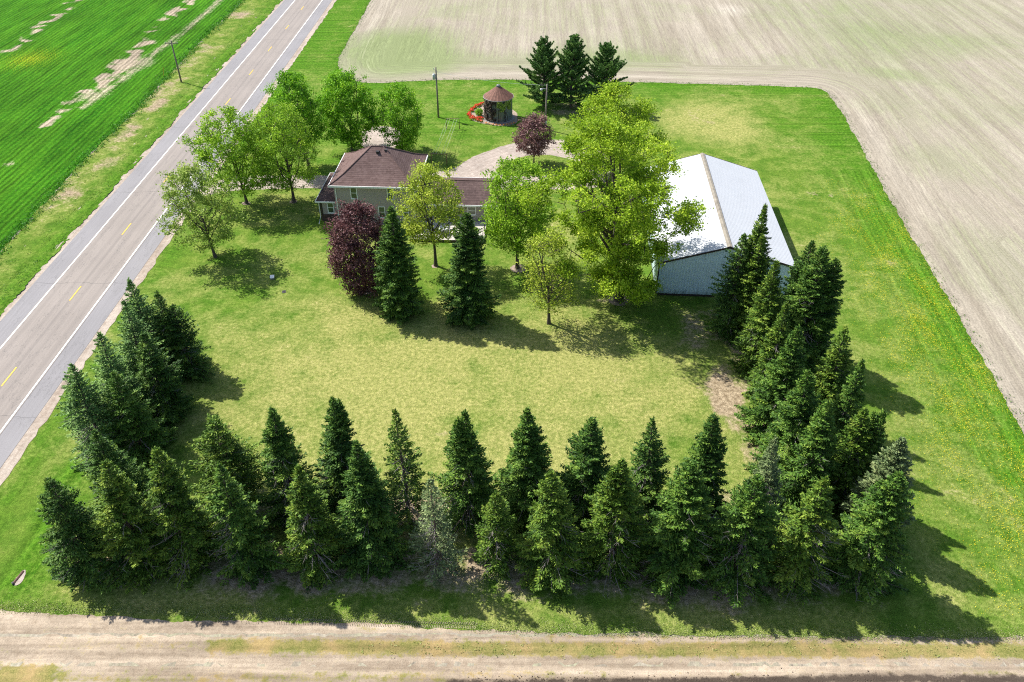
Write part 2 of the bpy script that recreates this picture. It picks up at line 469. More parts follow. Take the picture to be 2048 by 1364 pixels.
# ---------- lawn of the homestead
ROADSIDE = [Vector((road_x(y)+6.25, y, 0)) for y in (300, 220, 170, 130, 100, 80, 60, 45, 30)]
def lawn_attr(x, y):
    fe = path_d(x, y, [(p.x, p.y) for p in FE])
    rs = x - road_x(y) - 6.3
    edge_r = np.where(x > 10, 1, 0)
    lush = .95*np.clip(1.25-fe/7.0, 0, 1)*np.where(y > 120, 1, .0) + np.where((y <= 125) & (x > 15), np.clip(1.15-fe/9.5, 0, .85), 0)
    lush = np.maximum(lush, .45*np.clip(1-fe/16, 0, 1)*edge_r)
    lush = np.maximum(lush, .62*blob(x, y, 930, 235, 330, 75, .6))
    lush = np.maximum(lush, .75*blob(x, y, 890, 205, 150, 25, .8))
    lush = np.maximum(lush, .4*blob(x, y, 640, 300, 200, 80, .7))
    lush = np.maximum(lush, np.where(y > 118, 1, 0)*np.clip(1.1-rs/11, 0, 1))
    lush = np.maximum(lush, .5*np.clip(1.1-np.abs(rs-1.6)/2.2, 0, 1))
    a, b = at(40, 1175), at(175, 905)
    lush = np.maximum(lush, 1.0*np.clip(1.25-seg_d(x, y, a, b)/1.9, 0, 1))
    lush = np.maximum(lush, .3*blob(x, y, 470, 560, 160, 120, .8))
    lush = np.maximum(lush, .35*blob(x, y, 1030, 590, 160, 90, .8))
    lush = np.maximum(lush, .55*blob(x, y, 1580, 260, 90, 120, .9))
    dry = .18 + .75*blob(x, y, 950, 800, 700, 270, .6) + .15*blob(x, y, 560, 640, 250, 120, .8)
    dry = dry + .4*blob(x, y, 950, 740, 330, 90, .8) + .3*blob(x, y, 700, 620, 120, 60, .9)
    dry = np.maximum(dry, 1.05*blob(x, y, 1430, 245, 140, 55, .6))
    dry = np.maximum(dry, .6*blob(x, y, 330, 1185, 380, 60, .6)); dry = np.maximum(dry, .6*blob(x, y, 1200, 1225, 800, 40, .7))
    dry = np.maximum(dry, .45*blob(x, y, 1690, 640, 60, 110, .8)); dry = np.maximum(dry, .6*blob(x, y, 1890, 1160, 90, 130, .9))
    dry = np.maximum(dry, .4*blob(x, y, 560, 400, 130, 40, .8))
    bare = 1.15*blob(x, y, 1450, 790, 55, 80, .7) + .62*blob(x, y, 1395, 665, 95, 80, .7) + .55*blob(x, y, 1500, 890, 42, 70, .8)
    bare = np.maximum(bare, .8*blob(x, y, 1628, 388, 17, 7, .6)); bare = np.maximum(bare, .75*blob(x, y, 1662, 392, 16, 8, .7)); bare = np.maximum(bare, .55*blob(x, y, 1595, 396, 26, 6, .8))
    bare = np.maximum(bare, .7*np.clip(1.25-seg_d(x, y, at(190,1130), at(1740,1165))/3.0, 0, 1))
    bare = np.maximum(bare, .62*np.clip(1.2-seg_d(x, y, at(430,1010), at(1450,1020))/2.6, 0, 1))
    bare = np.maximum(bare, .75*np.clip(1.2-seg_d(x, y, at(1500,660), at(1640,1080))/4.6, 0, 1))
    bare = np.maximum(bare, .7*np.clip(1.2-seg_d(x, y, at(330,700), at(255,900))/2.4, 0, 1))
    bare = np.maximum(bare, .7*blob(x, y, 1150, 215, 105, 26, .7))
    bare = np.maximum(bare, .45*blob(x, y, 905, 560, 40, 30, .8)); bare = np.maximum(bare, .4*blob(x, y, 720, 600, 60, 30, .8)); bare = np.maximum(bare, .5*blob(x, y, 1230, 600, 70, 18, .8))
    bare = np.maximum(bare, .5*blob(x, y, 1400, 240, 60, 25, 1)); bare = np.maximum(bare, .45*blob(x, y, 860, 745, 90, 14, 1)); bare = np.maximum(bare, .35*blob(x, y, 700, 600, 90, 20, 1)); bare = np.maximum(bare, .42*blob(x, y, 880, 870, 60, 22, 1))
    pn = np.sin(x*.31+1.3*np.sin(y*.17))*np.sin(y*.27+1.1*np.sin(x*.21))+.6*np.sin(x*.67-y*.41)*np.sin(y*.71+x*.3)
    dry = dry + .22*pn*np.clip((110-y)/15, 0, 1); bare = bare + .12*np.clip(pn, 0, 1)*np.clip(dry, 0, 1)
    lush = lush*(1-.7*np.clip(dry-.5, 0, 1))
    return dict(lush=np.clip(lush, 0, 1), dry=np.clip(dry, 0, 1), bare=np.clip(bare, 0, 1), row=np.where(y > 112, y*1.0, fe))
BOT = [at(2290, 1285), at(2048, 1275), at(1500, 1272), at(1000, 1262), at(700, 1248), at(350, 1243), at(160, 1232), at(0, 1222), at(-160, 1215)]
FEt = [p for p in FE]
zone('lawn', FEt + BOT + [Vector((road_x(30)+6.25, 38, 0))] + ROADSIDE[::-1][1:], .03, MAT['lawn'], .9, .14, .45, lawn_attr)

# ---------- driveway, turning loop, island, gravel patch
DCL = [at(*p) for p in ((385,384),(470,364),(640,364),(850,364),(925,352),(975,326),(1040,300),(1100,293),(1165,303),(1190,333),(1150,364),(1060,367),(950,366),(850,365))]
def ac(x, y): return dict(across=1.6*path_d(x, y, DCL), along=0*x)
DRIVE = [at(*p) for p in ((402,372),(470,352),(560,351),(640,352),(700,352),(830,352),(905,340),(945,314),(1000,293),(1050,283),(1100,279),(1150,283),(1200,296),(1225,330),(1215,372),(1150,382),(1090,379),(1000,380),(900,380),(700,378),(640,376),(560,378),(470,380),(385,398))]
zone('driveway', smooth_poly(DRIVE, 2), .046, MAT['gravel'], .8, .12, .4, ac)
ISL = [at(*p) for p in ((985,345),(1010,325),(1050,312),(1095,309),(1140,318),(1160,333),(1148,346),(1090,352),(1030,354))]
zone('drive_island', smooth_poly(ISL, 2), .06, MAT['lawn'], .8, .08, .3, lambda x, y: dict(lush=.15+0*x, dry=.42+0*x, bare=.05+0*x, row=y*.5))
zone('gravel_patch', smooth_poly([at(*p) for p in ((722,258),(775,250),(805,262),(812,290),(770,300),(715,296))], 2), .046, MAT['gravel'], .8, .15, .4, ac)

# ---------- field track along the bottom, with grass between its ruts
def track_attr(x, y):
    def ln(pts, w):
        return np.clip(1.3-path_d(x, y, [at(*q) for q in pts])/w, 0, 1)
    g = .95*ln(((430,1292),(900,1297),(1500,1300),(2300,1304)), .62) + .22
    g = np.maximum(g, .45*ln(((100,1290),(430,1292)), .6)); g = np.maximum(g, .42*ln(((300,1352),(2300,1352)), .35)); g = np.maximum(g, .62*ln(((120,1356),(900,1356)), .5))
    g = np.maximum(g, .55*ln(((300,1360),(900,1352),(1100,1348)), .55)); g = np.maximum(g, 1.0*blob(x, y, 40, 1352, 150, 38, .6)); g = np.maximum(g, .6*blob(x, y, 250, 1362, 100, 22, .8))
    g = np.maximum(g, .5*ln(((700,1252),(1100,1266),(1700,1279),(2200,1281)), .3))
    g = np.maximum(g, .5*blob(x, y, 1100, 1357, 260, 12, .8)); g = np.maximum(g, .6*blob(x, y, 1980, 1348, 200, 12, .9))
    dark = .9*ln(((900,1372),(1400,1366),(1720,1358),(2300,1362)), .55)
    return dict(across=y, along=x, green=g, dark=dark)
zone('dirt_track', [Vector((-58, 4, 0)), Vector((60, 4, 0))] + [at(2290,1282)] + [at(2048, 1276), at(1500, 1271), at(1000, 1260), at(700, 1246), at(350, 1242), at(160, 1230), at(0, 1222), at(-160, 1214)], .043, MAT['track'], .5, .1, .25, track_attr,
     lambda x, y: -.05*np.exp(-((y-at(1024,1270).y)/.5)**2) - .05*np.exp(-((y-at(1024,1328).y)/.5)**2))

# ------------------------------------------------------------------ foliage materials
def mat_leaf(name, c_dark, c_mid, c_light, trans=.3, spec=.2):
    m, t, out = new_mat(name)
    ti = t.attr('tint')
    c = t.mix(t.remap(ti, 0, .55), c_dark, c_mid); c = t.mix(t.remap(ti, .5, 1.0), c, c_light)
    b = t.n('ShaderNodeBsdfPrincipled'); t.put(b.inputs['Base Color'], c); b.inputs['Roughness'].default_value = .6
    b.inputs['Specular IOR Level'].default_value = spec
    if trans > 0:
        tr = t.n('ShaderNodeBsdfTranslucent'); t.put(tr.inputs[0], c)
        mx = t.n('ShaderNodeMixShader'); mx.inputs[0].default_value = trans
        t.l(b.outputs[0], mx.inputs[1]); t.l(tr.outputs[0], mx.inputs[2]); t.l(mx.outputs[0], out.inputs[0])
    else: t.l(b.outputs[0], out.inputs[0])
    return m
def mat_bark(name, c1, c2):
    m, t, out = new_mat(name); p = t.obj()
    f = t.noise(t.scale(p, (6, 6, 1.2)), 2.0, 4, .7)
    t.bsdf(out, t.mix(t.remap(f, .3, .7), c1, c2), .95, .1, normal=t.bump(f, .6, .04)); return m
MAT['bark'] = mat_bark('grey_brown_bark', (.06, .048, .038), (.15, .125, .105))
MAT['bark_dead'] = mat_bark('pale_dead_wood', (.17, .15, .14), (.34, .31, .3))
MAT['needle'] = mat_leaf('spruce_needles', (0.030, 0.076, 0.014), (0.083, 0.182, 0.024), (0.206, 0.315, 0.044), .12)
MAT['needle_warm'] = mat_leaf('spruce_needles_warm', (0.031, 0.076, 0.011), (0.104, 0.198, 0.022), (0.263, 0.355, 0.046), .12)
MAT['needle_grey'] = mat_leaf('thin_grey_spruce_needles', (0.078, 0.112, 0.047), (0.155, 0.225, 0.084), (0.279, 0.330, 0.137), .12)
MAT['needle_bright'] = mat_leaf('bright_spruce_needles', (0.034, 0.083, 0.011), (0.101, 0.195, 0.020), (0.216, 0.298, 0.042), .15)
MAT['needle_deep'] = mat_leaf('deep_spruce_needles', (0.024, 0.067, 0.012), (0.066, 0.151, 0.023), (0.172, 0.275, 0.037), .1)
MAT['needle_pine'] = mat_leaf('pine_needles', (0.051, 0.121, 0.031), (0.138, 0.265, 0.064), (0.275, 0.420, 0.108), .1)
MAT['leaf_mid'] = mat_leaf('fresh_green_leaves', (0.118, 0.247, 0.014), (0.258, 0.453, 0.026), (0.493, 0.680, 0.052), .34)
MAT['leaf_deep'] = mat_leaf('deep_green_leaves', (0.078, 0.221, 0.010), (0.180, 0.420, 0.017), (0.385, 0.641, 0.034), .34)
MAT['leaf_olive'] = mat_leaf('young_olive_leaves', (0.150, 0.229, 0.038), (0.299, 0.422, 0.068), (0.510, 0.598, 0.150), .34)
MAT['leaf_yellow'] = mat_leaf('young_yellow_green_leaves', (0.192, 0.272, 0.024), (0.400, 0.512, 0.045), (0.640, 0.688, 0.112), .36)
MAT['leaf_lime'] = mat_leaf('lime_green_leaves', (0.121, 0.224, 0.011), (0.308, 0.470, 0.023), (0.616, 0.739, 0.072), .4)
MAT['leaf_purple'] = mat_leaf('dark_purple_leaves', (.06, .022, .024), (.145, .056, .058), (.29, .15, .14), .22, .35)
MAT['leaf_mauve'] = mat_leaf('mauve_purple_leaves', (.1, .045, .05), (.23, .115, .115), (.4, .24, .2), .22, .35)

class Sticks:
    """many thin tapered 3-6 sided sticks in one mesh"""
    def __init__(s): s.V, s.F, s.n = [], [], 0
    def poly(s, pts, rad, k=4):
        pts = np.asarray(pts, float); n = len(pts)
        d = np.gradient(pts, axis=0); d /= np.linalg.norm(d, axis=1)[:, None] + 1e-9
        ref = np.where(np.abs(d[:, 2:3]) < .9, [[0, 0, 1.]], [[1., 0, 0]])
        a = np.cross(d, ref); a /= np.linalg.norm(a, axis=1)[:, None] + 1e-9
        b = np.cross(d, a); th = 2*np.pi*np.arange(k)/k
        v = pts[:, None] + (a[:, None]*np.cos(th)[None, :, None] + b[:, None]*np.sin(th)[None, :, None]) * np.asarray(rad)[:, None, None]
        s.V.append(v.reshape(-1, 3))
        i, j = np.meshgrid(np.arange(n-1), np.arange(k), indexing='ij'); i, j = i.ravel(), j.ravel(); j2 = (j+1) % k
        s.F.append(np.stack([i*k+j, i*k+j2, (i+1)*k+j2, (i+1)*k+j], 1) + s.n); s.n += n*k
    def build(s, name, mat, parent):
        return link_mesh(name, np_mesh(name, np.concatenate(s.V), np.concatenate(s.F), smooth=True), mat, parent)

def diamonds(name, C, A, S, tint, mat, parent):
    """leaf quads: centre, half-length axis, half-width axis"""
    V = np.stack([C-A, C+S-A*.1, C+A, C-S-A*.1], 1).reshape(-1, 3)
    n = len(C); fs = np.arange(4*n).reshape(n, 4)
    return link_mesh(name, np_mesh(name, V, fs, None, dict(tint=tint)), mat, parent)

def unit(v): return v / (np.linalg.norm(v, axis=-1, keepdims=True) + 1e-9)

def conifer(name, X, Y, H, Rad, seed, mat, label, group, dens=1.0, taper=.88, bare=0.0, tops=1, droop=1.0, dead=.18, lump=.11, cat='spruce tree', tuft=(.135, .052)):
    g = np.random.default_rng(seed)
    root = tag(empty(name, (X, Y, 0)), label, cat, group)
    tk, dd = Sticks(), Sticks()
    ph = g.uniform(0, 6.28, 6)
    lean = g.normal(0, .018, 2)
    def axis(z, h=H): return np.array([lean[0]*z + .06*math.sin(z*.5+ph[0]), lean[1]*z + .06*math.sin(z*.45+ph[1]), z])
    zs = np.linspace(0, H, 14)
    tk.poly([axis(z) for z in zs], np.maximum(.015*H*(1-zs/H)+.012, .012), 7)
    leaders = [(0.0, 0.0, H, 0.0)]
    if tops > 1:
        a = g.uniform(0, 6.28); leaders.append((math.cos(a)*.55, math.sin(a)*.55, H*.955, H*.72))
        zz = np.linspace(H*.7, H*.955, 5)
        tk.poly([axis(z)+np.array([math.cos(a)*.55, math.sin(a)*.55, 0])*min(1, (z-H*.7)/(H*.1)) for z in zz], np.linspace(.05, .01, 5), 5)
    C, A, S, T = [], [], [], []
    for (ox, oy, top, zmin) in leaders:
        z = max(zmin, .03*H)
        while z < top*.992:
            t = z/top
            prof = (1-t)**taper * min(1.0, .72+1.5*t) + .012
            nb = int(g.integers(5, 8)) if t < .8 else int(g.integers(4, 6))
            a0 = g.uniform(0, 6.28)
            for k in range(nb):
                az = a0 + k*6.283/nb + g.normal(0, .22)
                L = Rad*prof*g.uniform(.78, 1.1)*(1 + lump*math.sin(2*az+ph[2]+z*.7) + lump*.8*math.sin(3*az+ph[3]-z*1.1))
                if g.random() < .05: L *= 1.18
                if L < .1: continue
                el = (-.32*droop*(1-t) + .75*t**2.2 + g.normal(0, .09))
                zb = z + g.uniform(-.1, .1)
                h = np.array([math.cos(az), math.sin(az), 0.0])
                s = np.linspace(0, 1, 5)
                curve = math.sin(el)*s*L + .16*L*s**2*(1-t) - .05*L*droop*np.sin(s*3.14)
                P = axis(zb) + np.array([ox, oy, 0]) + h*(s*L*math.cos(el))[:, None] + np.array([0, 0, 1.])*curve[:, None]
                r0 = .012 + .012*L
                sect = abs((az+1.57+ph[4]*.25-.8+math.pi) % 6.283-math.pi) < .75
                isdead = (t < .42 and g.random() < dead*(1-t/.42)) or (sect and .1 < t < .62 and g.random() < dead*1.5)
                (dd if isdead else tk).poly(P[[0, 2, 4]], [r0, r0*.6, .004], 3)
                if isdead:
                    for q in range(4):
                        s0 = g.uniform(.3, .95); p0 = P[0]+(P[4]-P[0])*s0
                        e = unit(h + g.normal(0, .6, 3))*g.uniform(.25, .6)
                        dd.poly([p0, p0+e], [.014, .006], 3)
                    if g.random() < .8: continue
                bt = g.normal(0, .2)
                # sprays: side twigs along the bough, each set with needle tufts
                inner = .12 + (bare if t < .5 else bare*.5) + .1*g.random()
                nst = max(2, int(L/.17*dens))
                st = inner + (1-inner)*(np.arange(nst)+g.uniform(0, 1, nst))/nst
                st = st[st < 1]
                side = np.array([-h[1], h[0], 0.0])
                for s0 in st:
                    ii = s0*4; i0 = min(3, int(ii)); p0 = P[i0] + (P[i0+1]-P[i0])*(ii-i0)
                    bd = unit(P[i0+1]-P[i0])
                    tl = min(.85, .38*(1-s0)*L + .17)*g.uniform(.7, 1.15)
                    for sg in (-1, 1):
                        td = unit(bd*.75 + side*sg*g.uniform(.55, 1.0) + np.array([0, 0, g.normal(-.06*droop, .16)]))
                        m_ = max(1, int(tl/.15*dens))
                        f = (np.arange(m_)+.6)/m_
                        C.append(p0 + td*(f*tl)[:, None] + g.normal(0, .035, (m_, 3)))
                        A.append(np.tile(td, (m_, 1)) + g.normal(0, .33, (m_, 3)))
                        T.append(.42 + bt + .16*f*(s0 > .5) + g.normal(0, .17, m_))
                    C.append((p0 + bd*.05)[None] + g.normal(0, .03, (1, 3))); A.append(bd[None] + g.normal(0, .3, (1, 3))); T.append([.45+bt])
                # upright tip tuft
                C.append(P[4][None] + g.normal(0, .05, (2, 3))); A.append(unit(P[4]-P[3])[None] + g.normal(0, .3, (2, 3))); T.append(.6+bt+g.normal(0, .1, 2))
            z += (.36 - .17*t)*g.uniform(.75, 1.25)/math.sqrt(dens)
        # the leader shoot
        zz = np.linspace(top-.55, top+.12, 12)
        C.append(np.stack([lean[0]*zz+ox, lean[1]*zz+oy, zz], 1) + g.normal(0, .03, (12, 3))); A.append(np.tile([0, 0, 1.], (12, 1)) + g.normal(0, .5, (12, 3))); T.append(.6+g.normal(0, .15, 12))
    C, A, T = np.concatenate(C), unit(np.concatenate(A)), np.clip(np.concatenate([np.asarray(q, float).ravel() for q in T]), 0, 1)
    n = len(C)
    up = np.array([0, 0, 1.]) + g.normal(0, .55, (n, 3))
    Sd = unit(np.cross(A, up))
    ln = tuft[0]*g.uniform(.75, 1.3, n)*(H/11)**.3; wd = tuft[1]*g.uniform(.75, 1.35, n)*(H/11)**.3
    diamonds('crown', C, A*ln[:, None], Sd*wd[:, None], T, MAT[mat], root)
    nb = sum(len(f) for f in tk.F)
    for q in range(len(dd.V)): tk.V.append(dd.V[q]); tk.F.append(dd.F[q] + tk.n)
    o = tk.build('trunk', MAT['bark'], root)
    if dd.V:
        o.data.materials.append(MAT['bark_dead']); nt_ = len(o.data.polygons)
        o.data.polygons.foreach_set('material_index', (np.arange(nt_) >= nb).astype(np.int32))
    return root

def white_pine(name, X, Y, H, Rad, seed, label, group):
    """open pine: long separate boughs in whorls, needles bunched towards their ends"""
    g = np.random.default_rng(seed); root = tag(empty(name, (X, Y, 0)), label, 'pine tree', group)
    tk = Sticks(); zs = np.linspace(0, H, 14); ph = g.uniform(0, 6.28, 3)
    ax = lambda z: np.array([.12*math.sin(z*.35+ph[0]), .12*math.sin(z*.3+ph[1]), z])
    tk.poly([ax(z) for z in zs], .24*(1-zs/H)+.02, 7)
    C, A, T = [], [], []
    z = 1.0
    while z < H*.99:
        t = z/H; nb = int(g.integers(6, 9)); a0 = g.uniform(0, 6.28)
        for k in range(nb):
            az = a0+k*6.283/nb+g.normal(0, .25)
            L = Rad*((1-t)**.72*min(1, .7+t)+.05)*g.uniform(.5, 1.2)
            el = -.05 + .25*(t > .3) + .65*t**2 + g.normal(0, .1)
            h = np.array([math.cos(az), math.sin(az), 0]); side = np.array([-h[1], h[0], 0])
            s = np.linspace(0, 1, 6); P = ax(z) + h*(s*L*math.cos(el))[:, None] + np.array([0, 0, 1.])*(math.sin(el)*s*L + .22*L*s**2.5)[:, None]
            tk.poly(P[[0, 2, 5]], [.02+.014*L, .015+.006*L, .006], 4)
            bt = g.normal(0, .14)
            nst = max(3, int(L/.2))
            for s0 in .2+.8*(np.arange(nst)+g.random(nst))/nst:
                ii = s0*5; i0 = min(4, int(ii)); p0 = P[i0]+(P[i0+1]-P[i0])*(ii-i0); bd = unit(P[i0+1]-P[i0])
                for sg in (-1, 1):
                    tl = (.3*(1-s0)*L+.25)*g.uniform(.6, 1.2); td = unit(bd*.9+side*sg*g.uniform(.4, 1)+np.array([0, 0, g.uniform(0, .45)]))
                    for f in np.arange(.35, 1.01, .32/max(tl, .33)):
                        c = p0+td*tl*f; m_ = 9
                        dr = unit(td+g.normal(0, .55, (m_, 3))); C.append(c+dr*.1); A.append(dr); T.append(.45+bt+g.normal(0, .17, m_))
        z += (.74-.36*t)*g.uniform(.75, 1.25)
    C, A, T = np.concatenate(C), np.concatenate(A), np.clip(np.concatenate(T), 0, 1); n = len(C)
    Sd = unit(np.cross(A, g.normal(0, 1, (n, 3))+[0, 0, .8]))
    diamonds('crown', C, A*(.19*g.uniform(.8, 1.2, n))[:, None], Sd*.062, T, MAT['needle_pine'], root)
    tk.build('trunk', MAT['bark'], root); return root

def broadleaf(name, X, Y, H, zb, Rad, seed, mat, label, group=None, cat='deciduous tree', nc=420, per=46, leaf=.15, sig=.42, fork=None, peak=.42, gaps=.35, lean=(0, 0), limbs=11, trunk_r=None, ell=1.0, lumps=.12, low=.5, uni=.36, mdiv=11, mrad=.285, mgap=1.0):
    g = np.random.default_rng(seed); root = tag(empty(name, (X, Y, 0)), label, cat, group)
    tk = Sticks(); ph = g.uniform(0, 6.28, 12)
    fork = fork or zb*.9; tr = trunk_r or .016*H
    lx, ly = lean
    def env(u):
        u = np.asarray(u, float)
        return np.where(u > peak, np.sqrt(np.clip(1-((u-peak)/(1-peak))**2, 0, 1)), np.clip(1-((peak-u)/peak)**2, 0, 1)**low*1.0)
    def ctr(z): return np.array([lx*z/H+.1*math.sin(z*.4+ph[0]), ly*z/H+.1*math.sin(z*.37+ph[1]), z])
    zs = np.linspace(0, fork+.45*(H-fork), 9)
    rad = tr*(1-.75*zs/zs[-1]); rad[0] *= 1.35
    tk.poly([ctr(z) for z in zs], rad, 8)
    nodes = [ctr(z) for z in zs if z > fork*.85]; 
    # limbs
    for k in range(limbs):
        az = k*2.399+ph[2]; z0 = fork + (zs[-1]-fork)*(k/limbs)**1.2*.95
        u = .22+.7*((k*.618+.3) % 1.0); zt = max(zb+u*(H-zb), z0+.12*H)
        ut = (zt-zb)/(H-zb); rr = Rad*float(env(ut))*g.uniform(.55, .85)
        p0 = ctr(z0); p3 = ctr(zt)*[1, 1, 0]+np.array([math.cos(az)*rr, math.sin(az)*rr*ell, zt])
        p1 = p0+np.array([math.cos(az), math.sin(az), 1.1])*.22*np.linalg.norm(p3-p0); p2 = p3*.6+p0*.4+np.array([0, 0, .08*H*.5])
        s = np.linspace(0, 1, 8)[:, None]
        B = (1-s)**3*p0+3*(1-s)**2*s*p1+3*(1-s)*s*s*p2+s**3*p3 + g.normal(0, .05, (8, 3))*(s > 0)
        tk.poly(B, np.linspace(tr*.46, .035, 8), 5); nodes += list(B[2:])
    # clusters in the crown volume, thinned by a lumpy field so gaps show
    # the crown is made of separate leafy masses, with open gaps between them
    nc = int(nc*1.3); sig *= .72; leaf *= .82
    M = max(26, int(nc/mdiv)); cs = []
    while len(cs) < M:
        u = g.random()**.9; a = g.uniform(0, 6.283); e = float(env(u)); zz = zb+u*(H-zb)
        if g.random() > .3+.7*e: continue
        R1 = Rad*e*(1+lumps*math.sin(2*a+ph[3]+zz*.5)+lumps*.8*math.sin(3*a-ph[4]-zz*.9)); r = g.random()**.4*.9
        p = np.array([math.cos(a)*r*R1+lx*zz/H, math.sin(a)*r*R1*ell+ly*zz/H, zz])
        if cs and min(np.linalg.norm((p-q)/[1, 1, .8]) for q in cs) < (.25+gaps*.5)*mgap*Rad*(40/M)**.33 and g.random() < .92: continue
        cs.append(p)
    cs = np.array(cs); mid_ = g.integers(0, M, nc); mr = Rad*mrad*(40/M)**.33*g.uniform(.65, 1.35, M)
    pts = cs[mid_] + unit(g.normal(0, 1, (nc, 3)))*(g.random(nc)**.5)[:, None]*mr[mid_][:, None]*np.array([1.1, 1.1, .72])
    nu = int(nc*uni); u = g.random(nu*3)**.9; e = env(u); a = g.uniform(0, 6.283, nu*3); kk = np.flatnonzero(g.random(nu*3) < .25+.75*e)[:nu]
    u, e, a = u[kk], e[kk], a[kk]; rr = g.random(len(kk))**.42*.98*Rad*e; zz = zb+u*(H-zb)
    pts[:len(kk)] = np.stack([np.cos(a)*rr+lx*zz/H, np.sin(a)*rr*ell+ly*zz/H, zz], 1)
    pts[:, 2] = np.clip(pts[:, 2], zb*.9, H)
    N = np.array(nodes); order = np.argsort(np.min(np.linalg.norm(pts[:, None]-N[None], axis=2), axis=1))
    N = list(N)
    for i in order:
        p = pts[i]; arr = np.array(N); dv = p-arr; c = np.linalg.norm(dv, axis=1)+.9*np.clip(arr[:, 2]-p[2]+.2, 0, None)
        j = int(np.argmin(c)); q = arr[j]; L = np.linalg.norm(p-q)
        mid = q*.5+p*.5+np.array([0, 0, .1*L])+g.normal(0, .05, 3)*L
        tk.poly([q, mid, p], [min(.02+.02*L, .07), .016+.009*L, .008], 3)
        N.append(mid); N.append(p)
    per = per*.74; nc = len(pts); k = g.integers(int(per*.5), int(per*1.5), nc); ids = np.repeat(np.arange(nc), k); n = len(ids)
    sg = sig*g.uniform(.6, 1.35, nc)[ids][:, None]
    C = pts[ids]+g.normal(0, 1, (n, 3))*sg*[1, 1, .72]
    nr = unit(g.normal(0, 1, (n, 3))+np.array([0, 0, .75])); A = unit(np.cross(nr, g.normal(0, 1, (n, 3)))); Sd = np.cross(nr, A)
    ct = (g.normal(0, .1, nc)+g.normal(0, .1, M)[mid_])[ids]
    T = np.clip(.45+ct+g.normal(0, .18, n), 0, 1)
    sz = leaf*g.uniform(.6, 1.35, n)
    diamonds('crown', C, A*sz[:, None], Sd*(sz*.62)[:, None], T, MAT[mat], root)
    tk.build('trunk', MAT['bark'], root); return root

